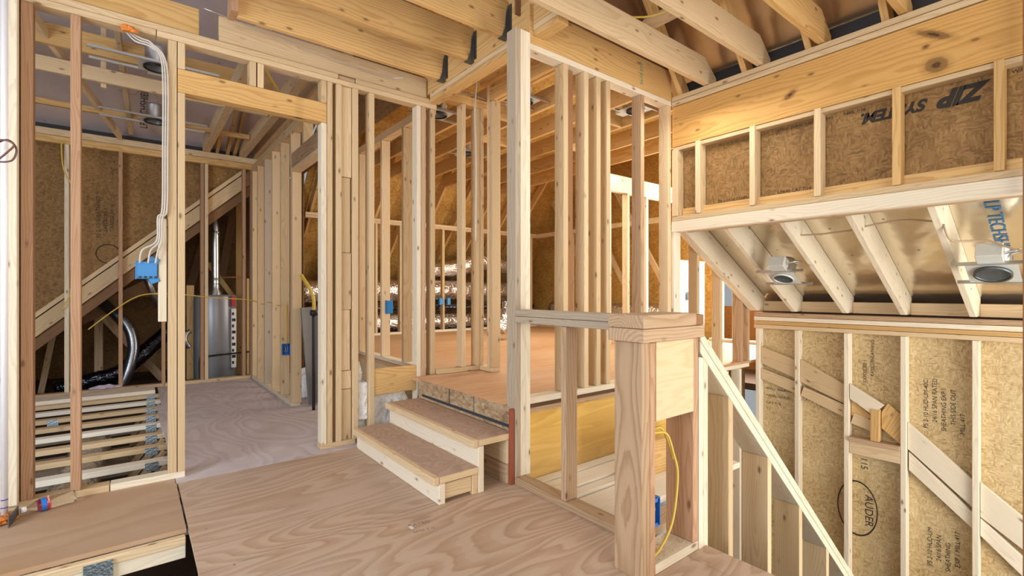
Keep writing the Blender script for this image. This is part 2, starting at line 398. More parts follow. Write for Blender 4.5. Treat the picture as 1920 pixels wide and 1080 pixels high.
# exposed floor trusses left of the hall
TR = [6.90, 6.52, 6.14, 5.76, 5.38, 4.98, 4.60, 4.20, 3.82]
for i, y in enumerate(TR):
    nm = NTH[len(TR) - 1 - i]
    t = empty('floor_truss', (-.5, y, -.43), f'bare floor truss left of the hall plywood, {nm} one behind the water bottle', 'floor truss', 'exposed floor trusses')
    x1 = .6
    box('top_chord', (-2.4, x1, y - .0445, y + .0445, -.060, -.022), 'wash' if i % 3 == 1 else 'stud', parent=t)
    box('bottom_chord', (-2.4, x1, y - .0445, y + .0445, -.43, -.392), 'grey', parent=t)
    for k in range(5):
        xa = -2.3 + k * .58
        if xa + .56 > -.62 and xa < -.12: continue       # open chase for the duct
        beam('web', (xa, y, -.386), (xa + .29, y, -.066), W4, T, (-.7, 0, .7), 'tan', parent=t)
        beam('web', (xa + .29, y, -.066), (xa + .56, y, -.386), W4, T, (.7, 0, .7), 'tan', parent=t)
    xs = .055 + .008 * (8 - i)
    beam('web', (xs - .12, y, -.386), (xs + .12, y, -.066), W4, T, (-.7, 0, .7), 'tan', parent=t)
    for xp in ((xs,) if i != 2 else (xs, -.62)):
        box('nail_plate', (xp, xp + .075, y - .0475, y - .0452, -.085, -.024), 'plate', parent=t, bev=0)
tube('supply_duct', [(-.36, 3.4, -.52), (-.34, 4.2, -.27), (-.31, 5.0, -.235), (-.29, 5.8, -.235), (-.33, 6.5, -.5)], .135, 'duct', 'silver insulated duct threaded through the bare floor trusses', 'duct', seg=20, jit=.03)
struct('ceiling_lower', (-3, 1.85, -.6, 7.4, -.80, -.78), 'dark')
struct('light_block_left', (-3.22, -3.2, 2.5, 9.6, -.8, 5), 'dark', axis='y')  # added to keep side daylight out of the attic
struct('light_block_edge', (-3.2, -.76, 2.80, 2.82, -.8, -.02), 'dark')  # unseen closure added so daylight stays out of the truss void
struct('light_block_front', (-3.2, 1.9, -.62, -.60, -.8, -.03), 'dark')  # added panel blocking daylight under the front of the floor
struct('light_block_floor', (-3.22, -3.2, -.6, 2.5, -.8, -.02), 'dark', axis='y')  # added panel blocking daylight under the left of the floor
struct('light_block_platform', (1.852, 1.87, 1.9, 7.4, -.8, -.03), 'dark', axis='y')  # stair side of the floor void, closed to outside light
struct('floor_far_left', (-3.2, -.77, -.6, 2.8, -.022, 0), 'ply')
struct('light_block_ceiling', (-3.2, 1.94, 7.40, 9.6, 2.96, 2.98), 'osb_y')  # panel added overhead so the attic stays dark
struct('light_block_back', (-3.2, 1.85, 7.41, 7.43, -.80, -.10), 'dark')  # sheet added to stop bright sky showing between the trusses
prism('wall_attic_gable', [(3.75, 2.86), (7.45, 2.86), (7.45, 3.0), (3.75, 4.75)], 'x', 1.925, 1.94, 'osb_y', kind='structure')
struct('light_block_attic', (1.95, 1.965, 7.42, 9.55, -.1, 2.95), 'osb_x', axis='y')  # divider added to keep the attic dark

# patch of floor at lower left and its edge
box('edge_joist', (-.75, .198, 2.785, 2.825, -.062, -.024), 'stud', 'doubled board capping the floor edge at the lower hole', 'joist')
box('edge_joist', (-.75, .198, 2.79, 2.828, -.125, -.064), 'white', 'pale board under the floor edge at the lower hole', 'joist')
box('nail_plate', (-.17, -.07, 2.775, 2.7845, -.14, -.035), 'plate', 'blue grey toothed steel plate on the board over the lower hole', 'plate', bev=0)
beam('truss_web', (-.06, 2.755, -.15), (.42, 2.66, -.42), W4, T, (0, 0, 1), 'pine', 'diagonal wood web dropping into the lower hole', 'truss web')
tube('duct_piece', [(.30, 2.40, -.45), (.55, 2.46, -.45)], .12, 'duct', 'crinkled foil duct end inside the lower hole', 'duct', seg=16, jit=.04)

# ------------------------------------------------------------------ wall with the doorway (runs along X at y = 3.62)
YM = 3.62; YB = YM + W4
box('bottom_plate', (-.70, -.108, YM, YB, 0, T), 'stud', 'pale bottom plate under the two reddish studs behind the bottle', 'plate')
box('bottom_plate', (-.104, .254, YM, YB, 0, T), 'white', 'pale bottom plate with a round knot, ending at the doorway', 'plate')
box('bottom_plate', (1.073, 1.33, YM, YB, 0, T), 'stud', 'short bottom plate between the doorway and the lower step', 'plate')
G1 = 'studs of the wall with the doorway'
def mstud(x0, x1, z0, z1, mat, label, y0=YM, y1=YB, name='stud'):
    return box(name, (x0, x1, y0, y1, z0, z1), mat, label, 'stud', G1)
mstud(-.545, -.476, T, 2.70, 'white', 'wide pale stud behind the white pipe', YM - .05, YB)
mstud(-.470, -.424, T, 2.70, 'fir', 'reddish fir stud beside the pale stud and white pipe')
mstud(-.275, -.232, T, 2.70, 'fir', 'reddish fir stud standing alone above the water bottle')
mstud(.168, .212, T, 2.70, 'stud', 'full height stud at the open left side of the doorway')
mstud(.216, .254, T, 2.39, 'stud', 'jack stud carrying the left end of the door header')
mstud(.120, .162, .97, 1.60, 'white', 'short pale block nailed beside the blue switch box', YM + .02, YB, 'nailing_block')
mstud(.216, .254, 2.537, 2.70, 'stud', 'short cripple over the left end of the door header', name='cripple_stud')
mstud(.612, .652, 2.537, 2.70, 'stud', 'left one of two cripples over the middle of the header', name='cripple_stud')
mstud(.660, .698, 2.537, 2.70, 'stud', 'right one of two cripples over the middle of the header', name='cripple_stud')
mstud(1.078, 1.116, 2.537, 2.70, 'stud', 'cripple over the right end of the door header', name='cripple_stud')
mstud(1.078, 1.116, T, 2.39, 'white', 'whitish jack stud under the right end of the door header')
mstud(1.120, 1.158, T, 2.70, 'stud', 'king stud touching the right end of the door header')
mstud(1.185, 1.225, T, 2.70, 'stud', 'stud left of the stacked flat blocking boards')
mstud(1.310, 1.352, T, 2.70, 'stud', 'stud right of the stacked flat blocking boards')
mstud(1.440, 1.480, 0, 2.70, 'stud', 'slim stud holding the left end of the short floor beam')
mstud(1.845, 1.882, .0, 2.70, 'white', 'weathered whitish stud at the right end of the short floor beam')
mstud(1.886, 1.926, .0, 2.70, 'tan', 'tan stud right of the weathered whitish one')
mstud(1.975, 2.015, .457, 2.70, 'stud', 'corner stud where the doorway wall meets the platform opening')
GB = 'flat blocking boards between two studs'
for z0, z1, x1, lab in ((2.02, 2.70, 1.306, 'topmost flat blocking board, just under the top plate'), (1.45, 2.016, 1.296, 'flat blocking board below the topmost one'),
                        (1.02, 1.446, 1.303, 'flat blocking board at about chest height right of the doorway'), (.56, 1.016, 1.294, 'flat blocking board at knee height with a wany edge'),
                        (.42, .556, 1.303, 'shortest flat blocking board, set low between two studs'), (T, .416, 1.303, 'lowest flat blocking board standing on the bottom plate')):
    box('blocking_board', (1.228, x1, YM + .02, YM + .058, z0, z1), 'stud', lab, 'blocking', GB)
hd = empty('door_header', (.65, YM, 2.392), 'knotty golden header spanning the top of the doorway', 'header')
box('header_board', (.216, 1.116, YM, YM + .043, 2.392, 2.535), 'header', parent=hd)
box('header_board', (.216, 1.116, YM + .046, YB, 2.392, 2.535), 'pine', parent=hd)
box('top_plate', (-1.2, .108, YM, YB, 2.702, 2.738), 'stud', 'lower top plate over the two reddish studs', 'plate')
box('top_plate', (.112, 2.03, YM, YB, 2.702, 2.738), 'stud', 'lower top plate running over the doorway to the corner', 'plate')
box('top_plate', (-1.2, 1.20, YM, YB, 2.740, 2.776), 'stud', 'upper top plate over the doorway, left piece', 'plate')
box('plate_filler', (1.205, 1.33, YM + .012, YB, 2.740, 2.774), 'tan', 'small knotty filler block between two upper top plates', 'block')
box('top_plate', (1.335, 2.03, YM, YB, 2.740, 2.776), 'stud', 'upper top plate ending at the corner with the platform opening', 'plate')
box('rim_board', (-1.0, .33, YM + .03, YM + .068, 2.790, 2.955), 'pine', 'rim board over the top plate above the twin cans', 'rim board')
box('rim_board', (.44, 1.95, YM + .03, YM + .068, 2.790, 2.955), 'stud', 'pale rim board over the top plate above the doorway', 'rim board')
box('short_beam', (1.482, 1.843, YM + .01, YM + .05, .345, .548), 'pine', 'short golden beam with a dark knot above the insulation by the steps', 'beam')

# ------------------------------------------------------------------ blue box wall kit and cables
def jbox(loc, d, label, mat='blue', front=(0, -1, 0), open_front=True, tabs=False):
    t = empty('outlet_box', (loc[0], loc[1], loc[2] - d[2] / 2), label, 'electrical box')
    x, y, z = loc; w, dp, h = d; k = .004
    if open_front:
        box('back', (x - w / 2, x + w / 2, y + dp / 2 - k, y + dp / 2, z - h / 2, z + h / 2), mat, parent=t, bev=0)
        for s in (-1, 1):
            box('side', (x + s * w / 2 - k / 2, x + s * w / 2 + k / 2, y - dp / 2, y + dp / 2, z - h / 2, z + h / 2), mat, parent=t, bev=0)
            box('end', (x - w / 2, x + w / 2, y - dp / 2, y + dp / 2, z + s * h / 2 - k / 2, z + s * h / 2 + k / 2), mat, parent=t, bev=0)
            box('ear', (x - .012, x + .012, y - dp / 2 - .002, y - dp / 2 + .004, z + s * (h / 2 - .006) - .008, z + s * (h / 2 - .006) + .008), mat, parent=t, bev=0)
        for i in range(3):
            tube('wire', [(-.012 + .012 * i, dp * .3, h * .85), (-.006 + .01 * i, -dp * .25, .6 * h), (-.01 + .008 * i, -dp * .1, .25 * h), (0, .2 * dp, .5 * h)], .0025, ('wirew', 'black', 'wirew')[i], parent=t, seg=6)
    else:
        box('body', (x - w / 2, x + w / 2, y - dp / 2, y + dp / 2, z - h / 2, z + h / 2), mat, parent=t, bev=.004)
        box('rim', (x - w / 2 - .002, x - w / 2 + .004, y - dp / 2 - .003, y + dp / 2 + .003, z - h / 2 - .003, z + h / 2 + .003), mat, parent=t, bev=.001)
    if tabs:
        for s in (-1, 1):
            beam('nail_tab', (x + w * .28, y, z + s * h * .42), (x + w * .42, y, z + s * h * .72), .05, dp * .9, (0, 1, 0), mat, parent=t)
        for i in range(4):
            for s in (-1, 1):
                box('knockout', (x - w * .38 + i * w * .24, x - w * .38 + i * w * .24 + .016, y - dp / 2 - .002, y - dp / 2 + .002, z + s * h * .4 - .006, z + s * h * .4 + .006), 'black' if s < 0 else mat, parent=t, bev=0)
    return t
jbox((.064, YM + .045, 1.283), (.105, .07, .105), 'large blue switch box hung on the stud left of the doorway', 'bluel', open_front=False, tabs=True)
for i, (x, xt, lab) in enumerate(((.03, .138, 'leftmost white cable entering the large blue switch box'), (.07, .1495, 'middle white cable entering the large blue switch box'), (.105, .161, 'rightmost white cable entering the large blue switch box'))):
    tube('white_cable', [(-.03 + .013 * i, 3.66, 2.69), (.01 + .016 * i, 3.63, 2.64 + .012 * i), (.09, 3.607, 2.615 + .012 * i), (xt, 3.608, 2.52), (xt + .003, 3.606, 2.0), (xt, 3.606, 1.66), (xt - .022, 3.606, 1.60), (xt - .028, 3.606, 1.46), (x + .012, 3.61, 1.40), (x, 3.62, 1.325)], .005, 'wirew', lab, 'cable', seg=8)
lump('sealant_foam', (-.02, 3.60, 2.688), (.035, .016, .022), 'orange', 'blob of orange sealant foam where the white cables enter the plate', 'foam', seed=4, amp=.5)

# ------------------------------------------------------------------ hall partition (runs along Y at x = 1.25)
HX = 1.25
box('bottom_plate', (HX, HX + W4, 5.19, 7.235, 0, T), 'white', 'pale bottom plate under the row of hall studs', 'plate')
GH = 'studs of the hall partition'
for i, y in enumerate((5.19, 5.62, 6.03, 6.44, 6.85, 7.19)):
    box('stud', (HX, HX + W4, y, y + T, T + .001, 2.768), 'stud' if i != 3 else 'grey', f'tall stud in the hall partition, {NTH[i]} one back from the closet opening', 'stud', GH)
box('top_plate', (HX, HX + W4, 3.715, 7.235, 2.77, 2.808), 'stud', 'lower top plate of the hall partition', 'plate')
box('top_plate', (HX, HX + W4, 3.715, 7.235, 2.81, 2.848), 'stud', 'upper top plate of the hall partition', 'plate')
box('closet_header', (HX, HX + T, 3.72, 5.185, 2.40, 2.545), 'tan', 'weathered header over the closet opening off the hall', 'header')
box('header_plate', (HX, HX + W4, 3.72, 5.185, 2.36, 2.398), 'stud', 'flat plate under the closet header', 'plate')
box('jack_stud', (HX, HX + W4, 5.148, 5.186, T, 2.358), 'stud', 'jack stud at the far side of the closet opening', 'stud')
for i, y in enumerate((4.3, 4.75)):
    box('cripple_stud', (HX, HX + W4, y, y + T, 2.547, 2.768), 'stud', f'cripple above the closet header, {("nearer", "farther")[i]} one', 'stud')
jbox((1.296, 5.60, .535), (.075, .035, .115), 'blue outlet box on the second stud of the hall partition')
tube('yellow_cable', [(1.30, 5.60, .60), (1.295, 5.59, .75), (1.29, 5.595, .95), (1.30, 5.605, 1.02)], .006, 'wirey', 'yellow cable rising from the outlet box in the hall', 'cable', seg=8)
tube('yellow_cable', [(1.29, 5.675, 1.01), (1.30, 6.0, 1.0), (1.285, 6.4, 1.03), (1.30, 6.8, 1.0), (1.2, 7.23, 1.05), (.8, 7.24, 1.08), (.5, 7.23, 1.12), (.2, 7.23, 1.14)], .006, 'wirey', 'yellow cable threaded through the hall studs to the back wall', 'cable', seg=8)
# closet things
beam('metal_panel', (1.47, 5.10, .02), (1.40, 5.12, 1.0), .17, .02, (.25, -1, 0), 'greypanel', 'dark grey sheet metal leaning in the closet', 'panel')
lump('insulation_pile', (1.55, 5.62, .11), (.19, .24, .20), 'insul', 'pile of fluffy white insulation on the closet floor', 'insulation', seed=3)
tube('gas_pipe', [(1.385, 4.9, .0), (1.385, 4.9, .50), (1.385, 4.9, .93)], .015, 'black', 'black gas pipe standing in the closet', 'pipe')
tube('gas_hose', [(1.385, 4.9, .97), (1.385, 4.9, 1.08), (1.36, 4.93, 1.18), (1.33, 4.97, 1.25), (1.31, 5.05, 1.32)], .017, 'wirey', 'yellow flexible gas hose above the black pipe', 'hose')
lathe('pipe_valve', [(0, -.035), (.028, -.035), (.028, .035), (0, .035)], 'black', Matrix.Translation((1.385, 4.875, .95)) @ Matrix.Rotation(1.57, 4, 'Y'), seg=12, label='small black valve between the gas pipe and yellow hose', cat='valve')
tube('vent_pipe', [(1.62, 5.25, -.0), (1.62, 5.25, 1.5), (1.62, 5.25, 2.9)], .05, 'galv', 'tall grey vent pipe at the back of the closet', 'pipe', seg=16)
box('closet_stud', (1.66, 1.75, 5.02, 5.06, .02, 2.80), 'stud', 'warm brown stud inside the closet behind the yellow hose', 'stud')
box('closet_stud', (1.80, 1.89, 5.30, 5.34, .02, 2.80), 'stud', 'stud at the back corner of the closet', 'stud')

# ------------------------------------------------------------------ back wall of the hall and attic behind it
YW = 7.25
box('bottom_plate', (-3, .30, YW, YW + W4, 0, T), 'tan', 'bottom plate of the back wall beside the bare trusses', 'plate')
box('bottom_plate', (.304, 1.24, YW, YW + W4, 0, T), 'stud', 'bottom plate in front of the water heater', 'plate')
GW = 'studs of the back wall'
for x0, mat, lab in ((-.600, 'white', 'pale back wall stud seen behind the lone reddish stud'), (-.136, 'fir', 'slim reddish stud across the long diagonal rafter'),
                     (.271, 'fir', 'back wall stud close behind the doorway jamb'), (.671, 'fir', 'left one of the doubled studs before the water heater'), (.716, 'stud', 'right one of the doubled studs before the water heater'),
                     (1.143, 'fir', 'slim stud right of the water heater'), (1.235, 'fir', 'corner stud of the back wall against the hall partition')):
    box('stud', (x0, x0 + T, YW, YW + W4, T + .001, 2.79), mat, lab, 'stud', GW)
box('top_plate', (-3, 1.34, YW, YW + W4, 2.792, 2.868), 'pine', 'lower top plate of the back wall', 'plate')
box('top_plate', (-3, 1.34, YW, YW + W4, 2.872, 2.945), 'stud', 'upper top plate of the back wall under the foil roof', 'plate')
sl = .937
def dz(x, b): return .938 + sl * (x + .83) - b
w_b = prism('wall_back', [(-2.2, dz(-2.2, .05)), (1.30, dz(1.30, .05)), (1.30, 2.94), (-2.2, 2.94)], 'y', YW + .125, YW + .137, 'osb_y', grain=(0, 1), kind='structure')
prism('diagonal_plate', [(-2.2, dz(-2.2, .06)), (1.30, dz(1.30, .06)), (1.30, dz(1.30, 0)), (-2.2, dz(-2.2, 0))], 'y', YW + .092, YW + .122, 'stud', 'thin board topping the long diagonal rafter of the back wall', 'plate')
prism('diagonal_rafter', [(-2.2, dz(-2.2, .27)), (1.30, dz(1.30, .27)), (1.30, dz(1.30, .075)), (-2.2, dz(-2.2, .075))], 'y', YW + .095, YW + .133, 'stud', 'long pale rafter climbing diagonally across the back wall', 'rafter')
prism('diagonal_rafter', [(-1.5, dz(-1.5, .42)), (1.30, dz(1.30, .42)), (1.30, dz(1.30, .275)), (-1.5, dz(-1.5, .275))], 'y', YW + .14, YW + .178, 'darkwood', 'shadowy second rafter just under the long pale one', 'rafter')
for i, (bod, y, z, sz) in enumerate((('PS 2-10 SHEATHING', 0, 1.78, .055), ('EXPOSURE 1', 0, 1.86, .05), ('RATED 24/16', 0, 1.90, .05))):
    text('panel_stamp', bod, sz, (-.30 + .06 * i, YW + .1235, z), (0, 0, 1), (-1, 0, 0), 'ink', w_b)
bm_ring = lathe('panel_stamp', [(.105, 0), (.115, 0), (.115, .001), (.105, .001)], 'ink', Matrix.Translation((-.23, YW + .124, 1.60)) @ Matrix.Rotation(math.pi / 2, 4, 'X'), parent=w_b, seg=28)
# attic beyond
box('truss_web', (-.41, -.32, 8.5, 8.54, -.10, .92), 'tan', 'upright web in the dark attic left of the flex duct', 'truss web')
beam('truss_web', (-.42, 8.45, .98), (.33, 8.45, -.08), .10, T, (0, 1, 0), 'tan', 'web slanting down to the right behind the flex duct', 'truss web')
beam('truss_web', (-.78, 8.3, .70), (-.90, 8.3, -.10), .06, T, (0, 1, 0), 'tan', 'thin leaning web at the far left of the dark attic', 'truss web')
box('attic_brace', (-.2, .5, 8.6, 8.64, 1.08, 1.19), 'darkwood', 'level brace behind the yellow cable in the attic', 'brace')
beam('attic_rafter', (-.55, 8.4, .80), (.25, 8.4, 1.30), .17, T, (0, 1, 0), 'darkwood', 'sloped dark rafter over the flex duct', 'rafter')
tube('flex_duct', [(-.40, 8.2, 1.10), (-.25, 8.1, .95), (-.06, 8.0, .72), (.0, 7.95, .45), (-.05, 7.9, .15), (-.12, 7.9, -.06)], .062, 'flex', 'curved ribbed metal flex duct in the attic', 'duct', seg=18, rib=.05, ribstep=.028)
tube('insulated_duct', [(-.75, 8.2, -.04), (-.45, 8.15, .02), (-.15, 8.15, .10), (.1, 8.2, .32), (.45, 8.4, .66)], .095, 'blk', 'black insulated duct sloping across the attic floor', 'duct', seg=20, jit=.05)
lump('insulation_scrap', (-.25, 7.26, .055), (.12, .03, .03), 'pink', 'scrap of pale pink insulation on the back wall plate', 'insulation', seed=8, amp=.4)
tube('vent_pipe', [(.08, 8.0, 1.50), (.28, 8.05, .95)], .045, 'galv', 'grey pipe slanting behind the blue switch box', 'pipe', seg=14)
for i, (a, b) in enumerate((((.55, 9.2, .6), (.95, 9.2, 2.2)), ((1.0, 9.2, .5), (1.3, 9.2, 2.4)))):
    beam('attic_rafter', a, b, .12, T, (0, 1, 0), 'darkwood', f'brown attic rafter behind the water heater flue, {("left", "right")[i]} one', 'rafter')
beam('attic_brace', (.9, 8.7, 1.6), (1.35, 8.7, .9), .07, T, (0, 1, 0), 'pine', 'slanting brace right of the water heater flue', 'brace')
struct('wall_attic_end', (-4, 6.6, 9.55, 9.58, -.1, 3), 'osb_y')
# white insulated wall behind studs
# water heater
wh = empty('water_heater', (.915, 7.95, -.10), 'grey water heater standing behind the back wall studs', 'water heater')
lathe('tank', [(0, 0), (.25, 0), (.262, .02), (.262, 1.18), (.255, 1.205), (.235, 1.215), (0, 1.22)], 'tank', Matrix.Translation((.915, 7.95, -.10)), wh, 48)
lathe('draft_hood', [(.09, 1.20), (.085, 1.24), (.055, 1.29), (.052, 1.36)], 'galv', Matrix.Translation((.915, 7.95, -.10)), wh, 24)
fl = tube('flue_pipe', [(0, 0, 1.36), (0, 0, 1.55), (-.005, 0, 2.1), (-.03, .03, 2.28), (-.07, .09, 2.48)], .05, 'galv', parent=wh, seg=20)
for h in (1.42, 2.08):
    lathe('flue_collar', [(.052, h), (.056, h), (.056, h + .03), (.052, h + .03)], 'galv', Matrix.Translation((.915, 7.95, -.10)), wh, 24)
box('warning_label', (1.075, 1.135, 7.70, 7.735, .10, .92), 'paper', parent=wh, bev=0)
box('brand_label', (1.075, 1.125, 7.695, 7.734, .95, 1.10), 'red', parent=wh, bev=0)
for i in range(9):
    box('warning_label', (1.083, 1.083 + .025 + .018 * (i % 2), 7.697, 7.6985, .15 + i * .085, .19 + i * .085), 'ink', parent=wh, bev=0)
tube('gas_line', [(.70, 7.62, -.08), (.70, 7.62, .26), (.78, 7.62, .29), (1.3, 7.66, .31)], .012, 'black', 'black gas line bent around the front of the water heater', 'pipe')
tube('copper_pipe', [(.98, 7.9, 1.36), (1.25, 7.9, 1.37)], .011, 'brown', 'brown pipe running right from the water heater flue', 'pipe')
tube('drain_hose', [(.60, 7.86, .40), (.55, 7.84, .5), (.56, 7.86, .58), (.61, 7.88, .62)], .03, 'galv', 'shiny flexible connector at the left of the water heater', 'hose', seg=12, rib=.08, ribstep=.015)
box('attic_stud', (.60, .69, 8.3, 8.34, -.1, 1.25), 'pine', 'brown stud left behind the water heater', 'stud')
box('attic_stud', (1.30, 1.39, 7.9, 7.94, -.1, 1.35), 'pine', 'brown stud right behind the water heater', 'stud')
box('attic_stud', (1.22, 1.31, 8.3, 8.34, -.1, 2.9), 'pine', 'tall dark stud between water heater and hall corner', 'stud')

# ------------------------------------------------------------------ ceiling over the hall: joists, foil roof, can lights
GJ = 'hall ceiling joists'
for x, lab in ((.72, 'round edged joist crossing above the doorway toward the back wall'), (1.13, 'stamped joist close beside the hall partition'), (1.30, 'joist lying on the hall partition top plate')):
    box('ceiling_joist', (x - .02, x + .055, 3.74, 7.34, 2.95, 3.10), 'stud', lab, 'joist', GJ)
def foil_roof(name, pts, thick, mat):
    bm = bmesh.new(); v = [bm.verts.new(p) for p in pts]; f = bm.faces.new(v)
    r = bmesh.ops.extrude_face_region(bm, geom=[f]); n = f.normal if f.normal.length else Vector((0, 0, 1)); bm.normal_update(); n = f.normal
    s = -1 if n.z > 0 else 1
    for e in r['geom']:
        if isinstance(e, bmesh.types.BMVert): e.co += n * thick * (-s)
    bmesh.ops.recalc_face_normals(bm, faces=bm.faces)
    me = bpy.data.meshes.new('m'); bm.to_mesh(me); bm.free()
    o = link(name, me, mat); o['kind'] = 'structure'; return o
foil_roof('ceiling_roof_hall', [(-3.2, 7.50, 2.96), (1.9, 7.50, 2.96), (1.9, 3.3, 4.95), (-3.2, 3.3, 4.95)], .02, 'foilc')
foil_roof('ceiling_roof_main', [(-3.2, 3.3, 4.95), (1.9, 3.3, 4.95), (1.9, -1.0, 5.2), (-3.2, -1.0, 5.2)], .02, 'foilc')
box('ridge_beam', (-2, 1.1, 5.3, 5.338, 3.13, 3.30), 'pine', 'dark golden beam crossing behind the twin can lights', 'beam')
box('ridge_beam', (-2, 1.1, 5.5, 5.538, 2.98, 3.10), 'stud', 'narrower board below the dark golden beam', 'board')
box('roof_purlin', (-2, 1.1, 6.5, 6.538, 2.985, 3.04), 'pine', 'thin purlin crossing low under the foil roof', 'purlin')
box('roof_brace', (-.225, -.187, 5.55, 5.59, 2.95, 3.8), 'stud', 'upright brace beside the foil roof seen over the back wall', 'brace')
beam('roof_brace', (-.135, 4.25, 3.42), (-.02, 6.9, 2.96), W4, T, (1, 0, 0), 'stud', 'leaning pale brace left of the twin can lights', 'brace')
beam('roof_brace', (-.62, 5.0, 3.25), (-.12, 7.2, 2.96), W4, T, (1, 0, 0), 'stud', 'leaning brace above the back wall between two reddish studs', 'brace')
GR = 'roof rafters against the foil over the hall'
for i, x in enumerate((.86, .98, 1.06)):
    beam('roof_rafter', (x, 7.35, 3.0), (x, 6.2, 3.55), .09, T, (1, 0, 0), 'pine', f'slim rafter against the foil above the hall, {NTH[i]} from the left', 'rafter', GR)
box('sheathing_strip', (-2, 1.2, 7.37, 7.39, 2.95, 3.02), 'black', 'dark strip at the low edge of the foil roof', 'strip')
t1 = text('foil_print', 'LP TECHSHIELD', .10, (.13, 7.16, 3.085), (0, -.904, .428), (-1, 0, 0), 'ink', bpy.data.objects['ceiling_roof_hall'])

def can_light(loc, label, bars='x', r=.075, barlen=.42, box_side=1, group=None, tilt=0, mat='galv', ring='black'):
    x = y = z = 0
    t = empty('can_light', (0, 0, 0), label, 'recessed light', group)
    I = Matrix.Identity(4)
    lathe('housing', [(r, .0), (r, .15), (r * .82, .175), (0, .178)], mat, I, t, 28)
    lathe('trim_ring', [(r * 1.0, -.012), (r * 1.13, -.012), (r * 1.13, .004), (r, .004)], ring, I, t, 28)
    bm = bmesh.new(); n = 32; s = r * 1.5
    outer = []; inner = []
    for k in range(n):
        a = 2 * math.pi * k / n; ca, sa = math.cos(a), math.sin(a); q = s / max(abs(ca), abs(sa))
        outer.append(bm.verts.new((ca * q, sa * q, .006))); inner.append(bm.verts.new((ca * r * 1.02, sa * r * 1.02, .006)))
    for k in range(n): bm.faces.new((outer[k], outer[(k + 1) % n], inner[(k + 1) % n], inner[k]))
    me = bpy.data.meshes.new('m'); bm.to_mesh(me); bm.free()
    link('mounting_pan', me, 'can', t)
    jb = r * 2.0 * box_side
    if bars == 'x': e = (-.06, .06, jb - .045, jb + .045, .01, .10)
    else: e = (jb - .045, jb + .045, -.06, .06, .01, .10)
    box('junction_box', e, 'can', parent=t, bev=.003)
    cx, cy = (e[0] + e[1]) / 2, (e[2] + e[3]) / 2
    if bars == 'x': cp = [(.06, cy, .05), (.12, cy, .07), (.13, cy * .4, .12), (r * .8, 0, .14)]
    else: cp = [(cx, -.06, .05), (cx, -.12, .07), (cx * .4, -.13, .12), (0, -r * .8, .14)]
    tube('conduit', cp, .008, 'galv', parent=t, seg=8)
    for s in (-1, 1):
        if bars == 'x': ee = (-barlen / 2, barlen / 2, s * r * 1.45 - .006, s * r * 1.45 + .006, .0, .022)
        else: ee = (s * r * 1.45 - .006, s * r * 1.45 + .006, -barlen / 2, barlen / 2, .0, .022)
        box('hanger_bar', ee, 'galv', parent=t, bev=.002)
    t.location = loc; t.rotation_euler = (0, tilt, 0)
    return t
can_light((.16, 5.15, 3.08), 'nearer can light above the wall left of the doorway', 'x', .085, .9)
can_light((.18, 6.25, 2.93), 'farther can light above the wall left of the doorway', 'x', .085, .9)
tube('tan_cable', [(.2, 6.22, 3.13), (.19, 6.25, 3.2), (.08, 6.2, 3.25), (.0, 6.1, 3.12), (-.2, 6.0, 3.12), (-.9, 5.9, 3.2)], .005, 'wiret', 'tan cable looping under the foil roof to the far can light', 'cable', seg=6)
tube('yellow_cable', [(.79, 4.2, 3.0), (.86, 4.3, 2.92), (.98, 4.5, 2.88)], .013, 'wirey', 'yellow hose seen through the gap above the door header', 'hose', seg=8)
tube('thin_wire', [(.35, 3.57, 2.93), (1.2, 3.6, 2.86), (1.55, 3.61, 2.85), (1.68, 3.52, 2.84)], .003, 'galv', 'thin wire stapled along the rim board above the doorway', 'wire', seg=6)

# ------------------------------------------------------------------ left ceiling joists on hangers
GL = 'wide ceiling joists in steel hangers'
HB = box('header_beam', (1.962, 2.042, 2.10, 3.70, 2.822, 3.10), 'pine', 'wide header beam over the platform opening that carries three hangers', 'beam')
for i, (y, x0) in enumerate(((3.37, .50), (2.965, -.6), (2.55, -.6))):
    box('ceiling_joist', (x0, 1.958, y - .02, y + .02, 2.835, 3.075), 'pine', f'wide golden ceiling joist in a steel hanger, {NTH[i]} one out from the doorway wall', 'joist', GL)
    h = empty('joist_hanger', (1.93, y, 2.83), f'dark steel hanger cupping the {NTH[i]} wide joist out from the doorway wall', 'joist hanger', 'joist hangers on the header beam')
    for s in (-1, 1):
        prism('side_flange', [(1.95, 2.83), (1.90, 2.83), (1.925, 2.90), (1.935, 3.0), (1.95, 3.05)], 'y', y + s * .0225 - .0015, y + s * .0225 + .0015, 'hang', parent=h)
        box('face_flange', (1.954, 1.9615, y + s * .024, y + s * .052, 2.85, 3.05), 'hang', parent=h, bev=0)
    box('seat', (1.90, 1.96, y - .022, y + .022, 2.829, 2.8325), 'hang', parent=h, bev=0)
box('joist_end_block', (.458, .4995, 3.30, 3.44, 2.84, 3.06), 'fir', 'reddish block at the near end of the first wide joist', 'block')
box('opening_plate', (1.962, 2.05, 2.06, 3.617, 2.745, 2.781), 'pine', 'lower plate across the top of the platform opening', 'plate')
box('opening_plate', (1.962, 2.05, 2.06, 3.617, 2.783, 2.820), 'stud', 'upper plate across the top of the platform opening', 'plate')

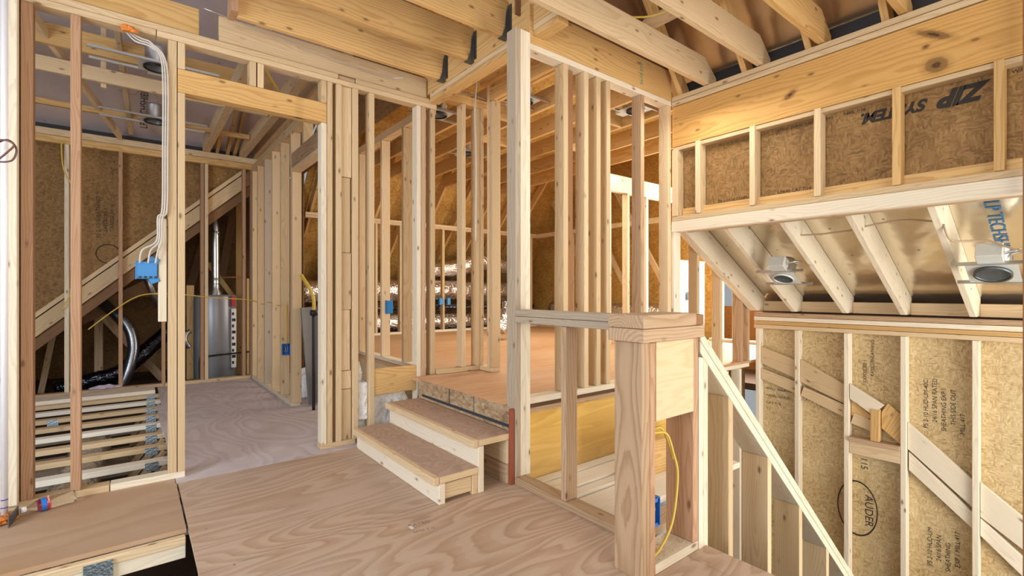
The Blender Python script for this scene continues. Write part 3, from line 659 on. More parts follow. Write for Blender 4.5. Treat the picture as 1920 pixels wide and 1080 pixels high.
# ------------------------------------------------------------------ post and wall along the platform edge (y = 2.28)
GP = 'three ply corner post'
for i in range(3):
    x0 = 1.800 + i * .0385
    box('post_stud', (x0, x0 + T, 2.255, 2.255 + W4, T + .001, 2.742 if i < 2 else 2.742), ('grey', 'white', 'white')[i], f'{("left grey", "middle", "right")[i]} stud of the triple corner post beside the steps', 'stud', GP)
YX = 2.28
box('bottom_plate', (1.93, 3.436, YX, YX + W4, .457, .457 + T), 'white', 'pale bottom plate along the platform edge over the yellow plywood', 'plate')
box('top_plate', (1.918, 3.436, YX, YX + W4, 2.66, 2.698), 'white', 'single top plate over the platform edge studs', 'plate')
box('edge_beam', (1.93, 3.438, YX, YX + .045, 2.70, 2.94), 'pine', 'wide swirly grained beam above the platform edge studs', 'beam')
GE = 'studs along the platform edge'
for x0, mat, lab in ((2.224, 'stud', 'first tall stud right of the triple corner post, on the platform edge'), (2.420, 'stud', 'second tall stud right of the triple corner post, on the platform edge'),
                     (2.544, 'stud', 'third tall stud right of the triple corner post, on the platform edge'), (2.648, 'stud', 'fourth tall stud right of the triple corner post, on the platform edge'),
                     (3.041, 'tan', 'lone tall stud between the close set four and the golden beam'), (3.392, 'stud', 'stud butting the left end of the long golden beam')):
    box('stud', (x0, x0 + .041, YX, YX + W4, .457 + T + .001, 2.659), mat, lab, 'stud', GE)
box('blocking_board', (2.268, 2.36, YX + .05, YX + .088, .50, 2.655), 'brown', 'brown board set flat between the first two platform edge studs', 'board')
box('edge_strip', (1.92, 3.44, YX + .002, YX + .09, .40, .430), 'tan', 'dark edge strip under the platform plywood', 'strip')
box('plywood_panel', (1.92, 3.44, YX + .045, YX + .06, -.20, .398), 'yply', 'stained yellow plywood panel under the platform edge', 'panel', axis='x')
text('lumber_mark', '2x10 SYP', .045, (3.06, YX - .0005, 2.73), (0, 0, 1), (-1, 0, 0), 'greeni', bpy.data.objects['edge_beam'])
tube('crayon_mark', [(-.05, .05, -.024), (-.02, .058, -.0235), (.0, .045, -.0235), (.03, .05, -.0235), (.05, .035, -.024)], .004, 'greeni', parent=bpy.data.objects['edge_beam'], seg=6)
GPk = 'planks framing the top of the stairwell'
for i, (y0, y1, dzz) in enumerate(((2.245, 2.32, 0), (2.165, 2.238, -.006), (2.08, 2.157, -.002), (1.995, 2.070, -.012), (1.70, 1.985, -.03))):
    box('stair_plank', (1.895, 3.4, y0, y1, -.07 + dzz, -.032 + dzz), 'wash', f'whitewashed plank at the stairwell top, {NTH[i]} one out from the yellow plywood', 'plank', GPk)
box('stair_plank', (1.895, 3.0, 1.54, 1.68, -.14, -.10), 'tan', 'lower tan plank beyond the whitewashed ones in the stairwell', 'plank', GPk)
# recess side studs continuing below the sloped ceiling
def roofz(x): return 1.651 - .544 * (x - 3.67)
prism('trim_stud', [(3.452, .46), (3.452, 1.70), (3.54, 1.632), (3.54, .46)], 'y', 2.262, 2.30, 'white', 'pale stud rising to the mitred corner of the sloped recess', 'stud', grain=(0, 1))
GS = 'studs under the sloped recess edge'
for i, (x0, mat) in enumerate(((3.965, 'stud'), (4.365, 'stud'), (4.76, 'tan'), (4.90, 'tan'))):
    prism('stud', [(x0, .435), (x0, roofz(x0) + .15), (x0 + .041, roofz(x0 + .041) + .15), (x0 + .041, .435)], 'y', 2.367, 2.367 + W4, mat, f'stud under the edge of the sloped recess, {NTH[i]} one right of the mitred corner', 'stud', GS, grain=(0, 1))
box('bottom_plate', (3.95, 4.93, 2.367, 2.367 + W4, .395, .433), 'white', 'pale sill plate under the studs at the low side of the recess', 'plate')
for i, x0 in enumerate((4.45, 4.70)):
    box('cripple_stud', (x0, x0 + T, YX + .07, YX + .07 + W4, -2.75, .393), 'white', f'{("left", "right")[i]} pale stud below the sill plate beside the stairwell', 'stud')

# ------------------------------------------------------------------ steps up to the platform
st = empty('step_unit', (1.5, 2.9, 0), 'two wooden steps with plywood treads climbing to the platform', 'steps')
YA, YZ = 2.285, 3.50
for nm, e, mat in (('lower_riser', (1.296, 1.334, YA, YZ, .001, .112), 'white'), ('lower_tread', (1.298, 1.549, YA, YZ, .114, .152), 'plyt'), ('lower_nosing', (1.262, 1.297, YA, YZ, .110, .152), 'stud'),
                   ('lower_cleat', (1.512, 1.549, YA + .002, YZ, .001, .112), 'stud'), ('upper_riser', (1.551, 1.590, YA, YZ, .001, .265), 'white'), ('upper_tread', (1.552, 1.797, YA, YZ, .267, .305), 'plyt'),
                   ('upper_nosing', (1.515, 1.551, YA, YZ, .262, .305), 'stud'), ('upper_cleat', (1.760, 1.797, YA + .002, YZ, .120, .265), 'stud'), ('upper_cleat', (1.758, 1.797, YA + .002, YZ, .001, .118), 'tan')):
    box(nm, e, mat, parent=st, axis='y')
box('end_block', (1.336, 1.510, YA + .01, YA + .048, .022, .106), 'stud', parent=st)
box('tread_edge', (1.30, 1.548, YA - .002, YA, .116, .150), 'plyc', parent=st, bev=0)
box('tread_edge', (1.553, 1.797, YA - .002, YA, .269, .303), 'plyc', parent=st, bev=0)
rb = box('riser_board', (1.7975, 1.8095, 2.31, 3.497, .307, .453), 'osb_r', 'strand board riser with dark marker lines between upper step and platform', 'riser', axis='y', bev=.001)
for e in ((1.7962, 1.7975, 2.31, 3.44, .326, .346), (1.7965, 1.7975, 3.015, 3.025, .330, .45), (1.7965, 1.7975, 2.698, 2.704, .330, .45)):
    box('marker_line', e, 'chalk', parent=rb, bev=0)
box('edge_trim', (1.768, 1.796, 2.262, 2.283, .001, .452), 'redstrip', 'thin red brown strip between the steps and the corner post', 'trim')
box('riser_backing', (1.811, 1.849, 2.36, 3.5, .02, .428), 'tan', 'joist behind the strand board riser', 'joist')
# insulation by the steps
lump('insulation_batt', (1.62, 3.85, .10), (.26, .16, .34), 'insul', 'fluffy white insulation bulging behind the steps under the short beam', 'insulation', seed=5, amp=.12)
box('insulation_batt', (1.36, 1.439, YM + .03, YM + .09, .16, .45), 'insul', 'upright white insulation batt between two studs left of the steps', 'insulation', bev=.01)
lump('insulation_tuft', (1.396, 3.78, .50), (.034, .06, .10), 'insul', 'small tuft of white insulation above the upright batt', 'insulation', seed=9, amp=.3)
box('platform_rim', (1.955, 1.985, 3.72, 5.6, .20, .43), 'stud', 'rim board under the platform edge behind the doorway wall', 'rim board')
struct('wall_crawl', (1.99, 2.0, 3.72, 7.4, -.02, .42), 'insul')

# ------------------------------------------------------------------ rail along the stairwell
box('bottom_plate', (1.80, 1.80 + W4, 1.33, 2.375, 0, T), 'tan', 'bottom plate of the low rail running from the corner post', 'plate')
box('rail_stud', (1.802, 1.889, 1.832, 1.87, T + .001, .967), 'tan', 'single upright stud in the middle of the low rail', 'stud')
box('rail_stud', (1.80, 1.889, 1.342, 1.38, T + .001, .967), 'white', 'whitish stud at the newel end of the low rail', 'stud')
box('rail_board', (1.792, 1.896, 1.345, 2.253, .969, 1.006), 'grey', 'lower grey board of the low rail cap', 'rail board')
box('rail_board', (1.792, 1.896, 1.345, 2.253, 1.008, 1.046), 'grey', 'upper grey board of the low rail cap', 'rail board')
nw = empty('newel_box', (1.78, 1.25, 0), 'boxed wooden newel with a thick cap at the head of the stairs', 'newel')
NY0, NY1 = 1.18, 1.32
box('post_board', (1.580, 1.630, NY0, NY1, .0, .949), 'newel', parent=nw)
box('post_board', (1.632, 1.668, NY0, NY1, .0, .946), 'fir', parent=nw)['label'] = 'reddish post board'
box('side_post', (1.945, 1.985, NY0, NY1, .042, .949), 'fir', parent=nw)
box('sole_plate', (1.67, 1.985, NY0, NY1, .001, .04), 'white', parent=nw)
box('face_panel', (1.671, 1.943, NY0 - .004, NY0 + .012, .625, .948), 'plyc', parent=nw, axis='x')['label'] = 'pale plywood panel'
box('cap_board', (1.562, 2.0, NY0 - .022, NY1 + .02, .951, 1.004), 'tan', parent=nw)
box('cap_board', (1.562, 1.935, NY0 - .022, NY1 + .02, 1.006, 1.06), 'tan', parent=nw)
box('cap_plug', (1.937, 2.0, NY0 - .018, NY1 + .02, 1.006, 1.052), 'brown', parent=nw, axis='y')
b2 = jbox((1.705, 1.235, .235), (.06, .06, .115), 'blue outlet box inside the newel')
tube('yellow_cable', [(1.676, 1.25, .545), (1.76, 1.24, .55), (1.83, 1.235, .53), (1.87, 1.23, .44), (1.885, 1.22, .36), (1.865, 1.215, .24), (1.82, 1.21, .14), (1.74, 1.21, .07), (1.69, 1.205, .06)], .0055, 'wirey', 'yellow cable drooping inside the newel past the outlet box', 'cable', seg=8)
tube('yellow_cable', [(1.676, 1.265, .53), (1.74, 1.262, .548), (1.82, 1.258, .555), (1.875, 1.25, .46), (1.888, 1.246, .41)], .0055, 'wirey', 'second yellow cable in the newel, cut off short', 'cable', seg=8)
bm = bmesh.new(); rnd = random.Random(3)
for i in range(240):
    p = Vector((rnd.uniform(1.675, 1.94), rnd.uniform(1.19, 1.31), .0415 + rnd.random() * .006)); s = rnd.uniform(.002, .006)
    q = [bm.verts.new(p + Vector((rnd.uniform(-s, s) * 1.6, rnd.uniform(-s, s), rnd.uniform(-.001, .004)))) for _ in range(4)]
    for a in ((0, 1, 2), (0, 2, 3), (0, 3, 1), (1, 3, 2)): bm.faces.new([q[k] for k in a])
me = bpy.data.meshes.new('m'); bm.to_mesh(me); bm.free()
tag(link('wood_shavings', me, 'sawdust'), 'scattered wood shavings on the sole plate inside the newel', 'shavings', kind='stuff')

# ------------------------------------------------------------------ sloped stair wall
SX0, SZ0, SS = 2.004, .986, -.923
def sz(x, off=0): return SZ0 + SS * (x - SX0) + off
def slantcap(o0, o1, mat, lab):
    return prism('sloped_board', [(SX0, sz(SX0, o0)), (4.3, sz(4.3, o0)), (4.3, sz(4.3, o1)), (SX0, sz(SX0, o1))], 'y', NY0, NY1, mat, lab, 'sloped board')
slantcap(-.052, 0, 'white', 'upper board of the cap sloping down the stair wall')
slantcap(-.107, -.056, 'white', 'lower board of the cap sloping down the stair wall')
GT = 'studs of the sloping stair wall'
for i, x0 in enumerate((1.992, 2.030, 2.253, 2.664, 3.065, 3.48, 3.90)):
    zz = lambda x: sz(x, -.109)
    xa, xb = (x0, x0 + .037) if i < 2 else (x0, x0 + .042)
    prism('stair_stud', [(xa, -2.7), (xa, min(zz(xa), .86)), (xb, min(zz(xb), .86)), (xb, -2.7)], 'y', NY0, NY1, 'white' if i < 2 else 'stud', f'upright stud of the sloping stair wall, {NTH[i]} one down from the newel', 'stud', GT, grain=(0, 1))
tube('plastic_sheet', [(2.75, 1.9, -.1), (2.76, 1.92, -1.0), (2.75, 1.9, -2.6)], .10, 'plastic', 'bluish plastic sheet hanging in the stairwell behind the sloping wall', 'sheet', seg=10, jit=.15)
box('stringer_board', (2.45, 3.3, 1.93, 1.97, -.10, .16), 'pine', 'golden board seen between the stair wall studs', 'board')

# ------------------------------------------------------------------ right wall: beam, short studs, strand board
XR = 3.44
box('long_beam', (XR + .004, XR + .09, -1.0, 2.277, 2.325, 2.648), 'beam', 'long golden beam with two dark knots over the short studs', 'beam')
for o, (y, z) in zip(('knot',) * 3, ((.72, 2.58), (.69, 2.40), (1.66, 2.49))):
    pass
box('beam_plate', (XR - .004, XR + W4, -1.0, 2.277, 2.653, 2.688), 'stud', 'lower plate lying on the long golden beam', 'plate')
box('beam_plate', (XR - .001, XR + W4, -1.0, 2.277, 2.693, 2.730), 'stud', 'upper plate on the long golden beam under the rafter ends', 'plate')
box('wall_plate', (XR + .012, XR + .088, -1.0, 2.277, 2.294, 2.323), 'stud', 'thin plate pinned beneath the long golden beam', 'plate')
GU = 'short studs under the long beam'
for i, (y0, y1) in enumerate(((2.225, 2.275), (2.030, 2.070), (1.612, 1.650), (1.20, 1.238), (.793, .832), (.377, .415))):
    box('short_stud', (XR - .004, XR + .008 if 0 else XR + .085, y0, y1, 1.764, 2.325 if i else 2.30), 'stud' if i < 4 else 'pine', f'short stud under the long golden beam, {NTH[i]} one out from the corner', 'stud', GU)
    if i == 6: break
# strand board behind the short studs
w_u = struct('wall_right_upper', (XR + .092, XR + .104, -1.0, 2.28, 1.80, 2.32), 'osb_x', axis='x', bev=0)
box('rim_strip', (XR + .06, XR + .0915, -1.0, 2.22, 1.762, 1.826), 'pine', 'golden board along the foot of the dark strand board', 'board')
box('sole_plate', (XR, XR + W4, -1.0, 2.277, 1.724, 1.762), 'stud', 'plate under the short studs above the recess', 'plate')
box('recess_ledge', (XR - .006, XR + .06, -1.0, 2.277, 1.637, 1.722), 'white', 'pale ledge board along the top of the sloped recess', 'ledge')
box('ledge_underside', (XR + .062, XR + .16, -1.0, 2.22, 1.640, 1.675), 'tan', 'narrow board behind the pale ledge', 'board')
ZX = XR + .0915
def printed(body, size, y, z, shear=.3, bold=.004):
    t = text('panel_print', body, size, (0, 0, 0), (1, 0, 0), (0, 1, 0), 'ink', None, shear, bold)
    t.parent = w_u; t.matrix_basis = w_u.matrix_basis.inverted() @ (Matrix.Translation((ZX, y, z)) @ Matrix(((0, 0, -1), (1, 0, 0), (0, -1, 0))).to_4x4())
printed('ZIP', .125, .45, 2.262, .35, .007); printed('SYSTEM.', .088, .69, 2.245, .3, .004)
def stamp(par, body, size, o, x, y, mat='ink', **k): return text('panel_stamp', body, size, o, x, y, mat, par, **k)
for y, s in ((1.93, 'PS 2-10 16 OC'), (1.50, 'STRUCTURAL 1 SHEATHING'), (1.10, 'NAIL 7/16'), (.36, 'WALL 24/16 EXP 1')):
    t = stamp(w_u, s, .027, (ZX - .0006, y, 2.266), (0, -1, 0), (0, 0, 1))
for y, s in ((1.93, 'PS 2-10 HUD-UM-40C'), (1.50, 'UM-40 CAT 7/16')):
    stamp(w_u, s, .030, (ZX, y, 1.835), (0, -1, 0), (0, 0, 1))

# recess: rafters, foil, can lights
GF = 'sloped rafters in the lit recess'
for i, y in enumerate((2.345, 2.305, 1.95, 1.53, 1.12, .705)):
    x0, x1 = 3.60, 5.02
    pts = [(x0, roofz(x0)), (4.93, roofz(4.93)), (5.10, roofz(4.93)), (5.10, roofz(5.10) + .232), (x0, roofz(x0) + .232)]
    prism('sloped_rafter', pts, 'y', y - .019, y + .019, 'white', f'pale sloped rafter in the recess, {NTH[i]} one out from the platform studs', 'rafter', GF, grain=(1, -.544))
f = foil_roof('ceiling_recess', [(3.57, 2.365, roofz(3.57) + .236), (5.40, 2.365, roofz(5.40) + .236), (5.40, -.6, roofz(5.40) + .236), (3.57, -.6, roofz(3.57) + .236)], .012, 'foil')
text('foil_print', 'LP TECHSHIELD', .10, (4.02, .53, roofz(4.02) + .231), (.878, 0, -.478), (0, -1, 0), 'inkb', f)
for i, (ya, yb) in enumerate(((1.97, 2.285), (1.55, 1.93), (1.14, 1.51), (.725, 1.10), (.31, .685))):
    box('rafter_block', (5.06, 5.098, ya, yb, .962, 1.060), 'stud', f'block between the sloped rafter feet, {NTH[i]} bay out from the platform studs', 'block', 'blocks between the sloped rafter feet')
can_light((4.16, 1.72, 1.262), 'smaller can light hung between sloped rafters over the stairs', 'y', .07, .36, -1, tilt=math.atan(.544), ring='can')
can_light((4.16, .505, 1.262), 'larger can light at the near end of the sloped recess', 'y', .078, .36, -1, tilt=math.atan(.544), ring='hang')
tube('tan_cable', [(3.95, 1.52, 1.58), (3.95, 1.35, 1.575), (3.93, 1.13, 1.585)], .006, 'wiret', 'tan cable between the third and fourth sloped rafters', 'cable', seg=8)
tube('tan_cable', [(3.93, 1.10, 1.60), (3.94, .9, 1.62), (3.95, .72, 1.59)], .006, 'wiret', 'tan cable between the fourth and fifth sloped rafters', 'cable', seg=8)
tube('tan_cable', [(3.85, .68, 1.56), (3.92, .66, 1.47), (3.98, .58, 1.46), (4.0, .50, 1.455), (4.0, .40, 1.40), (4.0, .30, 1.38)], .006, 'wiret', 'tan cable dropping to the larger can light', 'cable', seg=8)

# ------------------------------------------------------------------ low wall below the recess
XL = 4.95
GK = 'stacked plates capping the low strand board wall'
for i, (z0, z1, m) in enumerate(((.790, .826, 'stud'), (.829, .865, 'pine'), (.868, .906, 'white'), (.909, .947, 'tan'))):
    box('wall_plate', (XL, XL + W4, -1, 2.33, z0, z1), m, f'plate capping the low wall, {NTH[3 - i]} one from the top of the stack', 'plate', GK)
GQ = 'studs of the low strand board wall'
for i, y in enumerate((2.275, 1.910, 1.505, 1.105, .675)):
    box('stud', (XL, XL + W4, y, y + T, -2.75, .788), 'white', f'whitish stud of the low strand board wall, {NTH[i]} one out from the platform studs', 'stud', GQ)
struct('wall_stairwell', (3.44, 5.05, 2.47, 2.48, -2.75, .39), 'osb_y')
struct('soffit_gap_shade', (5.2, 5.22, -1.2, 2.36, .5, 1.2), 'dark', axis='y')  # dark sheet added for the shade in the soffit gap
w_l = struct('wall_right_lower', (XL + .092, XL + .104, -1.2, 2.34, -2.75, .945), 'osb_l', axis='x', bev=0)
def dpoly(name, pts, mat, lab, x0=XL + .03, x1=XL + .068):
    return prism(name, pts, 'x', x0, x1, mat, lab, 'board')
GD = None
dpoly('fire_block', [(2.272, .605), (1.95, .500), (1.95, .325), (2.272, .435)], 'stud', 'wide board slanting down in the first bay of the low wall')
dpoly('fire_block', [(2.272, .385), (1.95, .295), (1.95, .18), (2.30 - .03, .28)], 'stud', 'narrow board under the wide one in the first bay of the low wall')
dpoly('fire_block', [(1.908, .515), (1.545, .325), (1.545, .155), (1.908, .30)], 'stud', 'wide board slanting down in the second bay of the low wall')
dpoly('fire_block', [(1.88, .255), (1.545, .145), (1.545, .035), (1.908, .17)], 'stud', 'narrow board under the wide one in the second bay of the low wall')
dpoly('fire_block', [(1.50, .345), (1.255, .20), (1.335, .105), (1.50, .215)], 'white', 'pale clipped board slanting to the little upright block', XL + .0, XL + .038)
dpoly('fire_block', [(1.50, .205), (1.36, .09), (1.36, .06), (1.50, .06)], 'pine', 'golden board end behind the pale clipped one', XL + .045, XL + .083)
dpoly('fire_block', [(1.475, .09), (1.35, .05), (1.35, -.045), (1.50, -.005)], 'stud', 'stub board left of the little upright block')
box('upright_block', (XL - .01, XL + .05, 1.283, 1.345, -.115, .155), 'pine', 'little upright block standing on the short sill in the low wall', 'block')
box('short_sill', (XL - .02, XL + .09, 1.145, 1.503, -.155, -.117), 'tan', 'short sill board between two studs of the low wall', 'sill')
box('sill_apron', (XL, XL + .038, 1.145, 1.503, -.262, -.157), 'stud', 'apron board under the short sill', 'board')
dpoly('fire_block', [(1.278, .135), (1.235, .215), (1.145, .14), (1.145, -.11), (1.278, .0)], 'pine', 'golden wide board end right of the little upright block')
dpoly('fire_block', [(1.103, .085), (.715, -.265), (.715, -.475), (1.103, -.13)], 'white', 'wide pale board slanting down in the fourth bay of the low wall')
dpoly('fire_block', [(1.095, -.155), (.715, -.512), (.715, -.635), (1.095, -.30)], 'white', 'narrow pale board under the wide one in the fourth bay of the low wall')
dpoly('fire_block', [(.672, -.275), (.30, -.58), (.30, -.79), (.672, -.53)], 'white', 'wide pale board slanting down in the last bay of the low wall')
dpoly('fire_block', [(.672, -.54), (.30, -.88), (.30, -1.02), (.672, -.67)], 'white', 'narrow pale board under the wide one in the last bay of the low wall')
LX = XL + .0915
for yy, z0, rows, sz_ in ((1.40, .36, ('EXPOSURE 1', 'RATED SHEATHING'), .036), (.985, .05, ('PS 2-10 HUD-UM-40C', '24/16 SPAN RATED', 'SHEATHING EXP 1', 'THIS SIDE OUT', 'MILL 417'), .042), (.96, -1.05, ('PS 2-10 HUD-UM', '24/16 SPAN', 'SHEATHING', 'EXP 1 MILL 417'), .042)):
    for k, s in enumerate(rows):
        stamp(w_l, s, sz_, (LX, yy - .055 * k, z0 + .06 * (k % 2)), (0, 0, 1), (0, 1, 0))
for k, s in enumerate(('WALL SHEATHING', 'PANEL GRADE', 'CAT 7/16')):
    stamp(w_l, s, .035, (LX, 2.25, .17 - .07 * k), (0, -1, 0), (0, 0, 1))
stamp(w_l, '1132', .05, (LX, 1.89, .12), (0, -1, 0), (0, 0, 1))
stamp(w_l, '115', .07, (LX, 1.44, -.30), (0, 0, -1), (0, -1, 0))
stamp(w_l, 'AUDER', .085, (LX, 1.41, -.62), (0, 0, -1), (0, -1, 0))
lathe('panel_stamp', [(.20, 0), (.212, 0), (.212, .001), (.20, .001)], 'ink', Matrix.Translation((LX - .0005, 1.47, -.76)) @ Matrix.Rotation(-math.pi / 2, 4, 'Y') @ Matrix.Diagonal((1.15, .72, 1, 1)), parent=w_l, seg=36)
box('near_post', (3.36, 3.39, .27, .306, -2.7, 4.2), 'brown', 'dark brown post at the right edge of the view', 'post')

# ------------------------------------------------------------------ right ceiling: joists and roof
GC = 'clipped ceiling joists over the long beam'
for i, y in enumerate((1.985, 1.58, 1.20, .785)):
    pts = [(-.6, 2.735), (3.535, 2.735), (3.575, 2.80), (3.40, 2.93), (-.6, 2.93)]
    prism('ceiling_joist', pts, 'y', y - .02, y + .02, 'stud' if i < 2 else 'pine', f'clipped ceiling joist resting on the long beam, {NTH[i]} one out from the platform edge', 'joist', GC, grain=(1, 0))
SR = 1.25
foil_roof('ceiling_roof_right', [(3.82, 2.42, 2.67), (3.82, -1.2, 2.67), (1.9, -1.2, 2.67 + SR * 1.92), (1.9, 2.42, 2.67 + SR * 1.92)], .02, 'foilw')
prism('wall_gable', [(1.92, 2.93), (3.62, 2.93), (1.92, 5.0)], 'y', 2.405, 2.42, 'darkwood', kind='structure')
box('sheathing_strip', (3.56, 3.6, -1.2, 2.25, 2.74, 2.86), 'black', 'dark strip behind the feet of the clipped joists', 'strip')
GV = 'roof rafters rising from the long beam'
for i, y in enumerate((2.215, 1.70, 1.28, .87)):
    beam('roof_rafter', (3.52, y, 2.755), (1.95, y, 2.755 + SR * 1.57), .11, T, (0, 1, 0), 'pine', f'roof rafter rising from the long beam, {NTH[i]} one out from the platform edge', 'rafter', GV)
beam('roof_purlin', (2.98, 2.19, 3.12), (2.98, 1.30, 3.12), .09, T, (-.6, 0, -.8), 'stud', 'purlin crossing above the clipped ceiling joists', 'purlin')
tube('yellow_cable', [(2.2, 2.3, 3.05), (2.7, 2.0, 3.0), (2.9, 1.7, 3.12), (2.9, 1.2, 3.3), (2.7, .7, 3.4)], .006, 'wirey', 'yellow cable draped over the clipped ceiling joists', 'cable', seg=6)

# ------------------------------------------------------------------ platform room
# short wall continuing the doorway wall line
YI = 3.575
box('bottom_plate', (2.02, 2.525, YI, YI + W4, .457, .495), 'stud', 'bottom plate of the short wall on the platform', 'plate')
box('top_plate', (2.055, 2.53, YI, YI + W4, 2.80, 2.876), 'pine', 'doubled top plate of the short wall on the platform', 'plate')
GI = 'studs of the short wall on the platform'
for x0, m, lab in ((2.255, 'stud', 'lone stud in the middle of the short platform wall'), (2.405, 'stud', 'left stud of the corner bundle by the inner doorway'), (2.447, 'stud', 'right stud of the corner bundle by the inner doorway')):
    box('stud', (x0, x0 + T, YI, YI + W4, .496, 2.798), m, lab, 'stud', GI)
XD = 2.44
box('bottom_plate', (XD, XD + W4, 3.38, 3.573, .457, .495), 'stud', 'stub of bottom plate at the inner doorway', 'plate')
box('king_stud', (XD, XD + W4, 3.425, 3.463, .496, 2.96), 'stud', 'king stud of the inner doorway on the platform', 'stud')
box('jack_stud', (XD, XD + W4, 3.382, 3.42, .496, 2.81), 'stud', 'jack stud with warm sunlit face at the inner doorway', 'stud')
box('inner_header', (XD, XD + .04, 2.40, 3.42, 2.815, 2.96), 'pine', 'header over the inner doorway on the platform', 'header')
box('inner_plate', (XD, XD + W4, 2.40, 3.575, 3.0, 3.038), 'pine', 'top plate above the inner doorway', 'plate')
tube('white_cable', [(2.36, 3.50, 3.0), (2.37, 3.55, 2.75), (2.385, 3.555, 2.3), (2.38, 3.555, 1.6)], .007, 'wirew', 'white cables running down the corner bundle by the inner doorway', 'cable', seg=8)
# wall along Y behind the doorway wall
GY = 'studs of the platform side wall behind the doorway wall'
for i, (y, m) in enumerate(((4.18, 'stud'), (4.68, 'stud'), (5.3, 'stud'))):
    box('stud', (1.99, 2.08, y, y + T, .496, 2.70), m, f'stud of the platform side wall, {NTH[i]} one back from the doorway wall', 'stud', GY)
box('bottom_plate', (1.99, 2.08, 3.72, 5.6, .457, .495), 'white', 'bottom plate along the platform side edge', 'plate')
box('top_plate', (1.99, 2.08, 3.72, 5.6, 2.702, 2.776), 'stud', 'top plate of the platform side wall', 'plate')
# platform ceiling joists
GO = 'platform ceiling joists'
for i, x in enumerate((2.62, 3.08, 3.57, 4.07, 4.62, 5.15)):
    box('ceiling_joist', (x, x + T, 2.44, 7.4, 2.90, 3.085), 'pine', f'golden ceiling joist over the platform, {NTH[i]} one right of the inner doorway', 'joist', GO)
for i, (x, y) in enumerate(((2.9, 3.9), (3.3, 4.6), (3.9, 3.3), (4.4, 4.2))):
    xs = [2.62, 3.08, 3.57, 4.07, 4.62]
    k = max(j for j in range(5) if xs[j] <= x)
    box('joist_block', (xs[k] + .04, xs[k + 1] - .002 if k < 4 else 5.1, y, y + T, 2.90, 3.08), 'pine', f'block between platform ceiling joists, {NTH[i]} from the inner doorway', 'block', 'blocks between platform joists')
# roof of the platform room
def gold_roof():
    foil_roof('ceiling_roof_platform', [(1.97, 9.54, .60), (7.2, 9.54, .60), (7.2, 6.55, 3.59), (1.97, 6.55, 3.59)], .02, 'osb_g')
    foil_roof('ceiling_roof_platform', [(1.97, 6.55, 3.59), (7.2, 6.55, 3.59), (7.2, 2.43, 4.2), (1.97, 2.43, 4.2)], .02, 'osb_g')
gold_roof()
GQ2 = 'platform roof rafters'
for i, x in enumerate((2.1, 2.6, 3.1, 3.6, 4.1, 4.6, 5.1, 5.6, 6.1)):
    beam('roof_rafter', (x, 9.3, .70), (x, 6.6, 3.40), .14, T, (1, 0, 0), 'pine', f'platform roof rafter over the silver ducts, {NTH[i]} from the hall side', 'rafter', GQ2)
# knee wall with ducts behind
YK = 7.4
box('top_plate', (1.98, 6.6, YK, YK + W4, 2.25, 2.288), 'stud', 'lower top plate of the far wall before the silver ducts', 'plate')
box('top_plate', (1.98, 6.6, YK, YK + W4, 2.29, 2.33), 'stud', 'upper top plate of the far wall before the silver ducts', 'plate')
box('bottom_plate', (1.98, 6.6, YK, YK + W4, .457, .495), 'white', 'bottom plate of the far wall before the silver ducts', 'plate')
GN = 'studs of the far wall before the ducts'
for i, x in enumerate((2.2, 2.62, 3.04, 3.46, 3.88, 4.27, 4.68, 5.1, 5.5, 5.92, 6.3)):
    box('stud', (x, x + T, YK, YK + W4, .496, 2.249), 'stud', f'stud of the far wall before the silver ducts, {NTH[i]} from the hall side', 'stud', GN)
def jag(pts, n=6): return pts
GDu = 'silver ducts behind the far wall'
tube('silver_duct', [(2.0, 7.85, 1.15), (3.2, 7.86, 1.17), (4.4, 7.85, 1.18), (5.4, 7.84, 1.17), (6.5, 7.86, 1.19)], .19, 'duct', 'thick middle silver duct lying along the far wall', 'duct', GDu, seg=24, jit=.05)
tube('silver_duct', [(2.0, 7.80, .60), (3.2, 7.82, .62), (4.4, 7.80, .61), (5.4, 7.82, .60), (6.5, 7.8, .6)], .16, 'duct', 'lowest silver duct lying along the far wall', 'duct', GDu, seg=24, jit=.06)
tube('silver_duct', [(4.4, 8.05, 1.55), (4.9, 7.85, 1.62), (5.3, 7.75, 1.74), (5.9, 7.75, 1.68), (6.5, 7.8, 1.6)], .16, 'duct', 'upper silver duct arching over the others', 'duct', GDu, seg=24, jit=.06)
tube('black_duct', [(2.0, 7.58, .87), (4.0, 7.58, .88), (6.5, 7.58, .87)], .05, 'blk', 'black duct squeezed between the silver ones', 'duct', seg=16, jit=.06)
tube('silver_duct', [(4.15, 5.6, .60), (4.3, 5.6, .8), (4.35, 5.62, 1.0)], .10, 'duct', 'short silver duct stub rising from the platform floor', 'duct', seg=18, jit=.05)
jbox((4.215, YK - .03, .99), (.08, .05, .12), 'blue outlet box on the far wall stud', 'bluel', open_front=False)
jbox((4.365, YK - .03, .99), (.06, .05, .12), 'second blue box beside the far wall stud', 'bluel', open_front=False)
tube('yellow_cable', [(4.25, 7.37, 1.05), (4.25, 7.38, 1.7), (4.25, 7.37, 2.24)], .006, 'wirey', 'yellow cable climbing the far wall stud above the blue box', 'cable', seg=6)
jbox((2.035, 4.60, 1.0), (.06, .05, .13), 'blue box fixed to the platform side wall stud', 'bluel', open_front=False)
